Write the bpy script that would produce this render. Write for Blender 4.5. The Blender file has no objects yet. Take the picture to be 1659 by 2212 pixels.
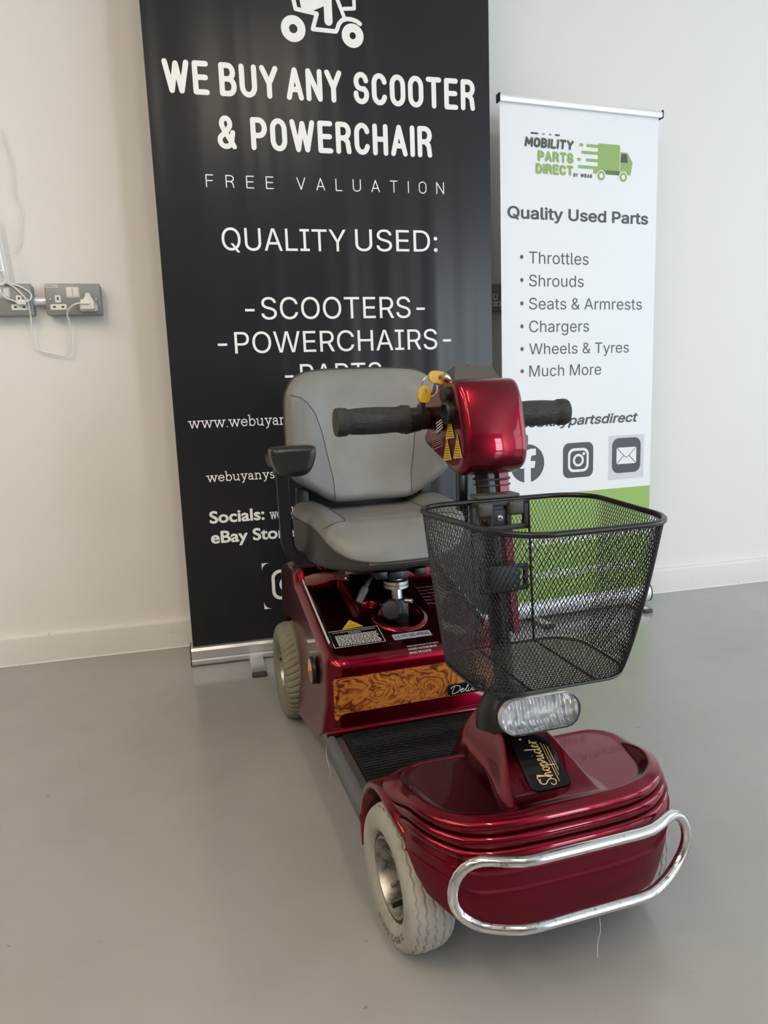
import bpy, bmesh, math, random
import numpy as np
from mathutils import Vector, Matrix
random.seed(7)
PI = math.pi
SC = bpy.context.scene
COL = SC.collection

# ------------------------------------------------------------------ camera, world, light, exposure
CAM_LOC = (0.0, -2.2828, 0.7702)
cd = bpy.data.cameras.new('camera')
cam = bpy.data.objects.new('camera', cd); COL.objects.link(cam)
_y, _p, _r = (math.radians(a) for a in (-13.5148, 9.3707, -2.0907))
_f = Vector((-math.sin(_y)*math.cos(_p), math.cos(_y)*math.cos(_p), -math.sin(_p)))
_rt = Vector((math.cos(_y), math.sin(_y), 0)); _up = _rt.cross(_f)
_r2 = math.cos(_r)*_rt + math.sin(_r)*_up; _u2 = -math.sin(_r)*_rt + math.cos(_r)*_up
cam.matrix_world = Matrix(((_r2.x, _u2.x, -_f.x, CAM_LOC[0]), (_r2.y, _u2.y, -_f.y, CAM_LOC[1]), (_r2.z, _u2.z, -_f.z, CAM_LOC[2]), (0, 0, 0, 1)))
cd.sensor_fit = 'VERTICAL'; cd.sensor_height = 36.0; cd.lens = 1541.97/2212*36.0
cd.clip_start = 0.02; cd.clip_end = 60
SC.camera = cam
SC.view_settings.view_transform = 'Standard'; SC.view_settings.look = 'None'
SC.view_settings.gamma = 1; SC.view_settings.use_curve_mapping = False
SC.view_settings.exposure = 0.80
SC.cycles.use_denoising = True
SC.cycles.max_bounces = 8; SC.cycles.diffuse_bounces = 4; SC.cycles.glossy_bounces = 4
SC.cycles.transparent_max_bounces = 12; SC.cycles.sample_clamp_indirect = 6.0
world = bpy.data.worlds.new('sky'); SC.world = world; world.use_nodes = True
world.node_tree.nodes['Background'].inputs[0].default_value = (0.75, 0.85, 1.0, 1)
world.node_tree.nodes['Background'].inputs[1].default_value = 0.6
WINDOW_LIGHT = 2.7      # daylight through the windows on the right and behind
FRONT_LIGHT = 11.0
LAMP_LIGHT = 26.0        # ceiling strip lamps

# ------------------------------------------------------------------ materials
def mat(name, col, rough=0.5, metal=0.0, coat=0.0, coat_rough=0.03, spec=0.5, emit=None, estr=0, trans=0, ior=1.45):
    m = bpy.data.materials.new(name); m.use_nodes = True
    b = m.node_tree.nodes['Principled BSDF']
    b.inputs['Base Color'].default_value = (*col, 1); b.inputs['Roughness'].default_value = rough
    b.inputs['Metallic'].default_value = metal; b.inputs['Coat Weight'].default_value = coat
    b.inputs['Coat Roughness'].default_value = coat_rough; b.inputs['Specular IOR Level'].default_value = spec
    b.inputs['Transmission Weight'].default_value = trans; b.inputs['IOR'].default_value = ior
    if emit:
        b.inputs['Emission Color'].default_value = (*emit, 1); b.inputs['Emission Strength'].default_value = estr
    return m
def nodes(m): return m.node_tree.nodes, m.node_tree.links, m.node_tree.nodes['Principled BSDF']
def tex_noise(m, scale, detail=4, rough=.55, dist=0, stretch=None, coord='Object'):
    n, l, b = nodes(m)
    tc = n.new('ShaderNodeTexCoord'); t = n.new('ShaderNodeTexNoise')
    t.inputs['Scale'].default_value = scale; t.inputs['Detail'].default_value = detail
    t.inputs['Roughness'].default_value = rough; t.inputs['Distortion'].default_value = dist
    if stretch:
        mp = n.new('ShaderNodeMapping'); mp.inputs['Scale'].default_value = stretch
        l.new(tc.outputs[coord], mp.inputs[0]); l.new(mp.outputs[0], t.inputs['Vector'])
    else: l.new(tc.outputs[coord], t.inputs['Vector'])
    return t
def bump(m, tex, strength, dist=0.002):
    n, l, b = nodes(m)
    bp = n.new('ShaderNodeBump'); bp.inputs['Strength'].default_value = strength; bp.inputs['Distance'].default_value = dist
    l.new(tex.outputs[0], bp.inputs['Height']); l.new(bp.outputs[0], b.inputs['Normal'])
    return bp
def ramp_col(m, tex, stops, inp='Base Color'):
    n, l, b = nodes(m)
    r = n.new('ShaderNodeValToRGB'); el = r.color_ramp.elements
    el[0].position, el[0].color = stops[0][0], (*stops[0][1], 1)
    el[1].position, el[1].color = stops[-1][0], (*stops[-1][1], 1)
    for p, c in stops[1:-1]:
        e = el.new(p); e.color = (*c, 1)
    l.new(tex.outputs[0], r.inputs[0]); l.new(r.outputs[0], b.inputs[inp])
    return r

M = {}
M['wall'] = mat('wall_paint', (.80, .785, .762), .62)
M['far_wall'] = mat('unseen_wall_darkened', (.22, .21, .20), .7)  # unseen walls, darkened so the glossy red paint reflects less white
t = tex_noise(M['wall'], 55, 3); bump(M['wall'], t, .06, .001)
M['ceiling'] = mat('ceiling_paint', (.8, .8, .78), .8)
M['skirting'] = mat('skirting_paint', (.76, .745, .72), .45)
t = tex_noise(M['skirting'], 26, 8, .72); ramp_col(M['skirting'], t, [(.30, (.45, .43, .40)), (.36, (.74, .725, .70)), (1, (.76, .745, .72))])
M['floor'] = mat('floor_vinyl', (.3, .295, .285), .17, coat=.25, coat_rough=.1)
t = tex_noise(M['floor'], 2.2, 9, .62); ramp_col(M['floor'], t, [(.30, (.300, .292, .283)), (.55, (.336, .330, .322)), (.8, (.360, .354, .346))])
t2 = tex_noise(M['floor'], 3.5, 6, .6); ramp_col(M['floor'], t2, [(.3, (.15,)*3), (.7, (.26,)*3)], 'Roughness')
n, l, b = nodes(M['floor'])
sp1 = tex_noise(M['floor'], 26, 2, .5, .4, stretch=(1, 2.2, 1)); rr_ = n.new('ShaderNodeValToRGB'); rr_.color_ramp.elements[0].position = .765; rr_.color_ramp.elements[0].color = (1, 1, 1, 1); rr_.color_ramp.elements[1].position = .80; rr_.color_ramp.elements[1].color = (.55, .53, .50, 1)
mx = n.new('ShaderNodeMix'); mx.data_type = 'RGBA'; mx.blend_type = 'MULTIPLY'; mx.inputs[0].default_value = 1
l.new(sp1.outputs[0], rr_.inputs[0]); src = b.inputs['Base Color'].links[0].from_socket; l.new(src, mx.inputs[6]); l.new(rr_.outputs[0], mx.inputs[7]); l.new(mx.outputs[2], b.inputs['Base Color'])
t3 = tex_noise(M['floor'], 9, 3); bump(M['floor'], t3, .05, .004)
M['window_frame'] = mat('window_frame_paint', (.75, .75, .76), .4)
M['daylight'] = mat('daylight_pane', (.1, .1, .1), .3, emit=(.74, .88, 1.0), estr=WINDOW_LIGHT)
M['daylight_front'] = mat('daylight_pane_front', (.1, .1, .1), .3, emit=(.80, .91, 1.0), estr=FRONT_LIGHT)
M['lamp'] = mat('lamp_diffuser', (.8, .8, .8), .4, emit=(1.0, .83, .64), estr=LAMP_LIGHT)

def red_paint(name, rough, coat):
    m = mat(name, (.15, .003, .011), rough, metal=1.0, coat=coat, coat_rough=.035)
    t = tex_noise(m, 900, 2); n, l, b = nodes(m)
    ramp_col(m, t, [(.3, (.14, .0014, .009)), (.7, (.21, .0025, .014))])
    return m
M['red'] = red_paint('burgundy_metallic_paint', .30, .55)
M['red_satin'] = mat('burgundy_textured_paint', (.12, .003, .012), .45, metal=.4, coat=.05, spec=.25, coat_rough=.3)
t = tex_noise(M['red_satin'], 700, 3); bump(M['red_satin'], t, .25, .0008)
M['chrome'] = mat('worn_chrome', (.74, .74, .74), .13, metal=1)
t = tex_noise(M['chrome'], 120, 10, .78); ramp_col(M['chrome'], t, [(.355, (.09, .07, .05)), (.40, (.50, .46, .40)), (.43, (.72, .72, .72))])
t = tex_noise(M['chrome'], 30, 6, .7); ramp_col(M['chrome'], t, [(.4, (.10,)*3), (.75, (.26,)*3)], 'Roughness')
M['steel'] = mat('dull_steel', (.55, .53, .50), .35, metal=1)
M['alu'] = mat('brushed_aluminium', (.72, .72, .72), .38, metal=.85)
t = tex_noise(M['alu'], 60, 3, stretch=(.02, 1, 1)); bump(M['alu'], t, .08, .001)
M['alu_white'] = mat('white_aluminium', (.82, .83, .85), .28, metal=.35)
M['black'] = mat('black_plastic', (.012, .012, .013), .38)
M['black_gloss'] = mat('black_gloss_paint', (.006, .006, .007), .35, coat=.1)
M['charcoal'] = mat('charcoal_plastic', (.055, .053, .05), .42)
t = tex_noise(M['charcoal'], 600, 3); bump(M['charcoal'], t, .12, .0006)
M['dash'] = mat('grey_dash_plastic', (.075, .072, .066), .5)
M['rubber'] = mat('black_grip_rubber', (.016, .0155, .015), .55)
t = tex_noise(M['rubber'], 190, 4, .6, 1.5, stretch=(.35, 1, 1)); bump(M['rubber'], t, .7, .002)
ramp_col(M['rubber'], t, [(.3, (.010, .010, .010)), (.72, (.045, .043, .041))])
def vinyl(name, c1, c2):
    m = mat(name, c1, .40, spec=.5)
    t = tex_noise(m, 14, 6); ramp_col(m, t, [(.3, c1), (.7, c2)])
    t = tex_noise(m, 520, 3, .6); bump(m, t, .18, .0008)
    return m
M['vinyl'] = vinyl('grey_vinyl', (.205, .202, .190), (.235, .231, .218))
M['vinyl_side'] = vinyl('grey_vinyl_side', (.165, .168, .163), (.190, .192, .185))  # darker, cooler copy of the seat vinyl; bluish reflection put into the colour
M['vinyl_dark'] = mat('charcoal_vinyl', (.040, .040, .039), .45)
M['pad'] = mat('armrest_foam', (.014, .014, .014), .3, coat=.2, coat_rough=.2)
t = tex_noise(M['pad'], 300, 3); bump(M['pad'], t, .2, .0008)
M['tyre'] = mat('pale_grey_tyre', (.34, .325, .29), .75)
t = tex_noise(M['tyre'], 18, 9, .68); ramp_col(M['tyre'], t, [(.25, (.22, .205, .18)), (.5, (.34, .328, .30)), (.75, (.39, .378, .35))])
M['tyre_rear'] = mat('dirty_grey_tyre', (.20, .19, .15), .8)
t = tex_noise(M['tyre_rear'], 22, 8, .65); ramp_col(M['tyre_rear'], t, [(.3, (.15, .138, .105)), (.7, (.225, .212, .170))])
M['tyre_text'] = mat('tyre_lettering', (.13, .11, .075), .8)
M['rim'] = mat('tarnished_alloy', (.42, .39, .35), .38, metal=.9)
t = tex_noise(M['rim'], 45, 8, .7); ramp_col(M['rim'], t, [(.32, (.07, .06, .05)), (.5, (.36, .34, .30)), (.8, (.58, .55, .51))])
M['rim_dark'] = mat('rim_edge_rubber', (.05, .045, .04), .6)
M['mat_carpet'] = mat('ribbed_carpet', (.018, .018, .018), .95, spec=.15)
n, l, b = nodes(M['mat_carpet'])
tc = n.new('ShaderNodeTexCoord'); wv = n.new('ShaderNodeTexWave'); wv.bands_direction = 'Y'
wv.inputs['Scale'].default_value = 34; wv.inputs['Distortion'].default_value = 1.6; wv.inputs['Detail'].default_value = 4; wv.inputs['Detail Scale'].default_value = 14
l.new(tc.outputs['Object'], wv.inputs['Vector'])
bump(M['mat_carpet'], wv, 1.0, .004); ramp_col(M['mat_carpet'], wv, [(0, (.004, .004, .004)), (.5, (.011, .011, .011)), (1, (.027, .026, .025))])
M['rail'] = mat('grey_rubber_rail', (.085, .090, .093), .5)
t = tex_noise(M['rail'], 90, 6); bump(M['rail'], t, .2, .001)
M['burl'] = mat('burl_wood', (.4, .16, .04), .28, coat=.5, coat_rough=.08)
n, l, b = nodes(M['burl'])
tc = n.new('ShaderNodeTexCoord'); mp = n.new('ShaderNodeMapping'); mp.inputs['Scale'].default_value = (1, 1, 1.5)
na = n.new('ShaderNodeTexNoise'); na.inputs['Scale'].default_value = 9; na.inputs['Detail'].default_value = 3; na.inputs['Distortion'].default_value = .6
vm = n.new('ShaderNodeVectorMath'); vm.operation = 'MULTIPLY_ADD'; vm.inputs[1].default_value = (.085, .085, .085)
nc = n.new('ShaderNodeTexNoise'); nc.inputs['Scale'].default_value = 12; nc.inputs['Detail'].default_value = 2.5; nc.inputs['Distortion'].default_value = 1.2
nb = n.new('ShaderNodeTexNoise'); nb.inputs['Scale'].default_value = 16; nb.inputs['Detail'].default_value = 5; nb.inputs['Roughness'].default_value = .7
mm = n.new('ShaderNodeMath'); mm.operation = 'MULTIPLY'; mm.inputs[1].default_value = 9.0
fr_ = n.new('ShaderNodeMath'); fr_.operation = 'PINGPONG'; fr_.inputs[1].default_value = .5
m3 = n.new('ShaderNodeMath'); m3.operation = 'MULTIPLY_ADD'; m3.inputs[1].default_value = .62
m4 = n.new('ShaderNodeMath'); m4.operation = 'MULTIPLY'; m4.inputs[1].default_value = .72
l.new(tc.outputs['Object'], mp.inputs[0]); l.new(mp.outputs[0], na.inputs['Vector']); l.new(mp.outputs[0], nb.inputs['Vector'])
l.new(na.outputs['Color'], vm.inputs[0]); l.new(mp.outputs[0], vm.inputs[2]); l.new(vm.outputs[0], nc.inputs['Vector'])
l.new(nc.outputs[0], mm.inputs[0]); l.new(mm.outputs[0], fr_.inputs[0]); l.new(fr_.outputs[0], m3.inputs[0]); l.new(nb.outputs[0], m4.inputs[0]); l.new(m4.outputs[0], m3.inputs[2])
ramp_col(M['burl'], m3, [(.30, (.055, .014, .003)), (.38, (.15, .040, .008)), (.46, (.32, .098, .018)), (.54, (.43, .148, .030)), (.75, (.50, .19, .042))])
M['banner_dark'] = mat('charcoal_banner_print', (.017, .018, .021), .27, spec=.34)
def banner_ripple(m, s):
    t = tex_noise(m, 5.5, 2, .5, .2, stretch=(1, 1, .05)); bump(m, t, s, .03)
banner_ripple(M['banner_dark'], .40)
M['print_white'] = mat('white_print', (.93, .93, .92), .42)
M['banner_white'] = mat('white_banner_print', (.86, .875, .90), .45); banner_ripple(M['banner_white'], .12)
M['green'] = mat('green_print', (.32, .50, .13), .4); banner_ripple(M['green'], .12)
M['logo_green'] = mat('logo_green_print', (.30, .45, .14), .45)
M['logo_shade'] = mat('logo_shadow_print', (.42, .52, .33), .45)
M['print_grey'] = mat('dark_grey_print', (.078, .080, .092), .45)
M['socket_grey'] = mat('grey_enamel_metal', (.26, .27, .27), .38, metal=.2)
M['white_plastic'] = mat('white_plastic', (.78, .76, .73), .3)
M['cable_white'] = mat('white_cable', (.80, .79, .78), .35)
M['slot'] = mat('socket_slot_black', (.004, .004, .004), .6)
M['amber'] = mat('amber_reflector', (.80, .33, .012), .12, coat=.6)
M['amber_dark'] = mat('dark_amber_reflector', (.20, .09, .02), .2, coat=.6)
M['yellow_label'] = mat('yellow_label', (.62, .42, .025), .35)
M['label_grey'] = mat('grey_label', (.30, .33, .35), .35)
M['label_black'] = mat('black_label', (.006, .006, .007), .18, coat=.5)
M['label_white'] = mat('white_label', (.62, .60, .57), .4)
M['label_pink'] = mat('faint_label_print', (.35, .17, .20), .4)
M['gold'] = mat('gold_print', (.62, .44, .20), .35)
M['key_yellow'] = mat('yellow_key_plastic', (.62, .36, .012), .35)
M['key_red'] = mat('red_key_plastic', (.30, .02, .012), .35)
M['lens'] = mat('clear_lens', (1, 1, 1), .0, trans=1.0, ior=1.15)
M['lens_rim'] = mat('translucent_lens_rim', (.62, .62, .62), .15, metal=.3, coat=.6)
M['reflector'] = mat('lamp_reflector', (.97, .97, .97), .30, metal=1)
n, l, b = nodes(M['reflector'])
tc = n.new('ShaderNodeTexCoord'); wv = n.new('ShaderNodeTexWave'); wv.bands_direction = 'X'; wv.inputs['Scale'].default_value = 30; wv.inputs['Distortion'].default_value = 1.2
l.new(tc.outputs['Object'], wv.inputs['Vector']); vo = n.new('ShaderNodeTexVoronoi'); vo.inputs['Scale'].default_value = 75; l.new(tc.outputs['Object'], vo.inputs['Vector']); ad = n.new('ShaderNodeMath'); ad.operation = 'ADD'; l.new(wv.outputs['Fac'], ad.inputs[0]); l.new(vo.outputs[0], ad.inputs[1]); bump(M['reflector'], ad, 1.0, .010)
M['red_lever'] = mat('brown_red_vinyl_lever', (.19, .060, .045), .45)
M['red_channel'] = mat('pink_red_channel', (.42, .010, .06), .5, metal=0, coat=.15, spec=.3)
M['thread'] = mat('lint_thread', (.6, .58, .54), .9)
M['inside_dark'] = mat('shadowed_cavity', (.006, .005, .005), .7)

# ------------------------------------------------------------------ helpers
def tag(o, label=None, cat=None, group=None, kind=None):
    if label: o['label'] = label
    if cat: o['category'] = cat
    if group: o['group'] = group
    if kind: o['kind'] = kind
    return o
def empty(name, loc=(0, 0, 0), rz=0):
    o = bpy.data.objects.new(name, None); COL.objects.link(o); o.location = loc; o.rotation_euler = (0, 0, rz)
    o.empty_display_size = .05
    return o
class MB:
    """collects verts / faces (with material index) of one mesh"""
    def __init__(s): s.v = []; s.f = []; s.m = []
    def add(s, v, f, mi=0):
        b = len(s.v); s.v += [tuple(map(float, p)) for p in v]; s.f += [tuple(b+i for i in q) for q in f]; s.m += [mi]*len(f); return s
    def grid(s, P, closed_i=False, closed_j=False, mi=0, cap0=False, cap1=False):
        """P: array (ni, nj, 3)"""
        P = np.asarray(P, float); ni, nj = P.shape[:2]; b = len(s.v)
        s.v += [tuple(p) for p in P.reshape(-1, 3)]
        for i in range(ni if closed_i else ni-1):
            i2 = (i+1) % ni
            for j in range(nj if closed_j else nj-1):
                j2 = (j+1) % nj
                s.f.append((b+i*nj+j, b+i*nj+j2, b+i2*nj+j2, b+i2*nj+j)); s.m.append(mi)
        if cap0: s.f.append(tuple(b+j for j in range(nj))[::-1]); s.m.append(mi)
        if cap1: s.f.append(tuple(b+(ni-1)*nj+j for j in range(nj))); s.m.append(mi)
        return s
    def box(s, c, d, mi=0, bev=0, rot=None):
        bm = bmesh.new(); bmesh.ops.create_cube(bm, size=1)
        for v in bm.verts: v.co = Vector((v.co.x*d[0], v.co.y*d[1], v.co.z*d[2]))
        if bev: bmesh.ops.bevel(bm, geom=bm.edges[:], offset=bev, segments=3, affect='EDGES', profile=.5)
        mt = Matrix.Translation(c) @ (rot.to_4x4() if rot else Matrix.Identity(4))
        bm.transform(mt); s.bm(bm, mi); return s
    def bm(s, bm, mi=0):
        bm.verts.index_update()
        s.add([v.co[:] for v in bm.verts], [[v.index for v in f.verts] for f in bm.faces], mi); bm.free()
    def tube(s, pts, r, n=12, closed=False, mi=0, smooth=0, caps=True):
        P = [Vector(p) for p in pts]
        if smooth: P = catmull(P, smooth, closed)
        N = len(P); rings = []; up = None
        for i in range(N):
            a = P[(i-1) % N] if (closed or i > 0) else P[0]; c = P[(i+1) % N] if (closed or i < N-1) else P[-1]
            t = (c-a).normalized()
            if up is None:
                up = Vector((0, 0, 1)) if abs(t.z) < .9 else Vector((1, 0, 0))
            x = t.cross(up).normalized(); up = x.cross(t).normalized()
            rr = r[min(i*len(r)//N, len(r)-1)] if isinstance(r, (list, tuple)) else r
            rings.append([P[i] + rr*(math.cos(2*PI*k/n)*x + math.sin(2*PI*k/n)*up) for k in range(n)])
        s.grid(np.array([[p[:] for p in q] for q in rings]), closed_i=closed, closed_j=True, mi=mi, cap0=caps and not closed, cap1=caps and not closed)
        return s
    def lathe(s, prof, origin=(0, 0, 0), axis=(0, 0, 1), n=32, mi=0, x=None):
        """prof: (radius, height along axis)"""
        ax = Vector(axis).normalized(); o = Vector(origin)
        u = Vector((0, 0, 1)) if abs(ax.z) < .9 else Vector((1, 0, 0))
        xx = ax.cross(u).normalized(); yy = ax.cross(xx)
        P = [[(o + ax*h + r*(math.cos(2*PI*k/n)*xx + math.sin(2*PI*k/n)*yy))[:] for k in range(n)] for r, h in prof]
        s.grid(np.array(P), closed_j=True, mi=mi, cap0=prof[0][0] > 1e-6, cap1=prof[-1][0] > 1e-6); return s
    def poly(s, pts, mi=0): return s.add(pts, [tuple(range(len(pts)))], mi)
    def prism(s, pts, vec, mi=0):
        n = len(pts); v = [Vector(p) for p in pts]; w = [p+Vector(vec) for p in v]
        s.add([p[:] for p in v+w], [tuple(range(n))[::-1], tuple(range(n, 2*n))] + [(i, (i+1) % n, n+(i+1) % n, n+i) for i in range(n)], mi); return s
    def build(s, name, mats, parent=None, smooth=35, recalc=True):
        me = bpy.data.meshes.new(name); me.from_pydata(s.v, [], s.f)
        for q in (mats if isinstance(mats, (list, tuple)) else [mats]): me.materials.append(q)
        me.polygons.foreach_set('material_index', s.m)
        if recalc:
            bm = bmesh.new(); bm.from_mesh(me); bmesh.ops.recalc_face_normals(bm, faces=bm.faces[:]); bm.to_mesh(me); bm.free()
        if smooth:
            me.polygons.foreach_set('use_smooth', [True]*len(me.polygons)); me.set_sharp_from_angle(angle=math.radians(smooth))
        me.update()
        o = bpy.data.objects.new(name, me); COL.objects.link(o)
        if parent: o.parent = parent
        return o
def catmull(P, k, closed=False):
    P = [Vector(p) for p in P]; n = len(P); out = []
    for i in range(n if closed else n-1):
        g = lambda j: P[j % n] if closed else P[min(max(j, 0), n-1)]
        a, b, c, d = g(i-1), g(i), g(i+1), g(i+2)
        for q in range(k):
            t = q/k
            out.append(.5*((2*b) + (c-a)*t + (2*a-5*b+4*c-d)*t*t + (3*b-a-3*c+d)*t**3))
    if not closed: out.append(P[-1])
    return out
def resample(pts, n, closed=True):
    p = np.array(pts, float)
    if closed: p = np.vstack([p, p[:1]])
    d = np.r_[0, np.cumsum(np.linalg.norm(np.diff(p, axis=0), axis=1))]
    t = np.linspace(0, d[-1], n+1)[:-1] if closed else np.linspace(0, d[-1], n)
    return np.stack([np.interp(t, d, p[:, k]) for k in range(p.shape[1])], 1)
def rrect(x0, x1, y0, y1, r, k=8):
    out = []
    for cx, cy, a in ((x1-r, y1-r, 0), (x0+r, y1-r, 90), (x0+r, y0+r, 180), (x1-r, y0+r, 270)):
        for i in range(k+1):
            q = math.radians(a+90*i/k); out.append((cx+r*math.cos(q), cy+r*math.sin(q)))
    return out
def sstep(a, b, x): t = np.clip((np.asarray(x, float)-a)/(b-a), 0, 1); return t*t*(3-2*t)
def smax(a, b, k):
    h = np.clip(.5+.5*(a-b)/k, 0, 1); return b*(1-h)+a*h+k*h*(1-h)
def S(u, v, z): return (u, -v, z)          # scooter frame: u to its left side, v forward, z up
def AS(u, v, z): return np.stack(np.broadcast_arrays(u, -np.asarray(v, float), z), -1)

# ---- lettering ---------------------------------------------------------------
def load_font(fn):
    try:
        import os
        p = os.path.join(bpy.utils.resource_path('LOCAL'), 'datafiles', 'fonts', fn)
        return bpy.data.fonts.load(p) if os.path.exists(p) else None
    except Exception: return None
INTER = load_font('Inter.woff2')
_tc = {}
def text2d(body, font=None, bold=0, shear=0, spacing=1.0):
    """flat text -> (verts2d, faces, cap low, cap high, outlines); filled by winding number so that overlapping outlines stay solid"""
    from mathutils.geometry import delaunay_2d_cdt, interpolate_bezier
    def outlines(b):
        c = bpy.data.curves.new('txt', 'FONT'); c.body = b; c.size = 1
        if font: c.font = font
        c.shear = shear; c.space_character = spacing
        o = bpy.data.objects.new('txt', c); COL.objects.link(o)
        cv = o.to_curve(bpy.context.evaluated_depsgraph_get(), apply_modifiers=False); out = []
        for sp in cv.splines:
            if sp.type == 'BEZIER':
                bp = sp.bezier_points; p = []
                for i in range(len(bp)):
                    a, b_ = bp[i], bp[(i+1) % len(bp)]
                    if (a.handle_right-a.co).length < 1e-5 and (b_.handle_left-b_.co).length < 1e-5: p.append(a.co[:2])
                    else: p += [q[:2] for q in interpolate_bezier(a.co, a.handle_right, b_.handle_left, b_.co, 6)[:-1]]
            else: p = [q.co[:2] for q in sp.points]
            q = [p[0]]
            for t in p[1:]:
                if math.hypot(t[0]-q[-1][0], t[1]-q[-1][1]) > 1e-4: q.append(t)
            if len(q) == 12:        # a serifed capital I becomes a plain bar
                A = np.array(q); c = A.mean(0); w_ = np.ptp(A[:, 0]); h_ = np.ptp(A[:, 1])
                if w_ < .55*h_ and np.allclose(np.sort(A[:, 0]-c[0]), np.sort(c[0]-A[:, 0]), atol=.01):
                    xs = np.sort(np.abs(A[:, 0]-c[0])); sw = xs[0]; q = [(c[0]-sw, A[:, 1].min()), (c[0]+sw, A[:, 1].min()), (c[0]+sw, A[:, 1].max()), (c[0]-sw, A[:, 1].max())]
            if len(q) > 2: out.append(np.array(q))
        o.to_curve_clear(); bpy.data.objects.remove(o); bpy.data.curves.remove(c)
        return out
    key = (body, font.name if font else '', bold, shear, spacing)
    if key in _tc: return _tc[key]
    O = outlines(body)
    # neighbouring outlines are filled together, glyph by glyph
    groups = []
    for p in sorted(O, key=lambda p: p[:, 0].min()):
        a, b_ = p[:, 0].min(), p[:, 0].max()
        if groups and a < groups[-1][1]: groups[-1][0].append(p); groups[-1][1] = max(groups[-1][1], b_)
        else: groups.append([[p], b_])
    V, F = [], []
    for ps, _ in groups:
        vv, ee = [], []
        for p in ps:
            b0 = len(vv); vv += [Vector(q) for q in p]; ee += [(b0+k, b0+(k+1) % len(p)) for k in range(len(p))]
        r = delaunay_2d_cdt(vv, ee, [], 0, 1e-5)
        for f in r[2]:
            c = sum((r[0][k] for k in f), Vector((0, 0)))/len(f); wn = 0
            for p in ps:
                x0, y0 = p[:, 0], p[:, 1]; x1, y1 = np.roll(x0, -1), np.roll(y0, -1)
                side = (x1-x0)*(c.y-y0)-(c.x-x0)*(y1-y0)
                wn += int(np.sum((y0 <= c.y) & (y1 > c.y) & (side > 0)))-int(np.sum((y0 > c.y) & (y1 <= c.y) & (side < 0)))
            if wn != 0:
                b0 = len(V); V += [r[0][k][:] for k in f]; F.append(tuple(range(b0, b0+len(f))))
    E_ = outlines('E'); lo = min(p[:, 1].min() for p in E_); hi = max(p[:, 1].max() for p in E_)
    _tc[key] = (np.array(V), F, lo, hi, O)
    return _tc[key]
def put_text(mb, body, x0, x1, zb, zt, to3, mi, font=None, bold=0, shear=0, spacing=1.0):
    """fits text between x0..x1 with capitals from zb to zt; to3(a,b)->3D"""
    v, f, e0, e1, outl = text2d(body, font, bold, shear, spacing)
    a0, a1 = v[:, 0].min()-bold, v[:, 0].max()+bold; e0 -= bold; e1 += bold; k = (zt-zb)/(e1-e0)
    kx = (x1-x0)/(a1-a0) if x1 is not None else k
    P = lambda p: (x0+(p[0]-a0)*kx, zb+(p[1]-e0)*k)
    mb.add([to3(*P(p)) for p in v], f, mi)
    if bold:
        for p in outl:
            w = bold*2; n = len(p)
            for i in range(n):
                a, b = p[i], p[(i+1) % n]; d = b-a; L = np.hypot(*d); q = np.array([-d[1], d[0]])/max(L, 1e-9)*bold; lift = getattr(to3, 'lift', None)
                _lay[0] = (_lay[0]+1) % 61; g = (lambda c: lift(*P(c), _lay[0]*4e-6)) if lift else (lambda c: to3(*P(c)))
                mb.add([g(c) for c in (a-q, b-q, b+q, a+q)], [(0, 1, 2, 3)], mi)
                _lay[0] = (_lay[0]+1) % 61; mb.add([g(a+bold*np.array([math.cos(t), math.sin(t)])) for t in np.linspace(0, 2*PI, 8, endpoint=False)], [tuple(range(8))], mi)
_lay = [0]
def arc(cx, cy, rx, ry, a0, a1, n=14):
    return [(cx+rx*math.cos(math.radians(a0+(a1-a0)*i/n)), cy+ry*math.sin(math.radians(a0+(a1-a0)*i/n))) for i in range(n+1)]
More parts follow.
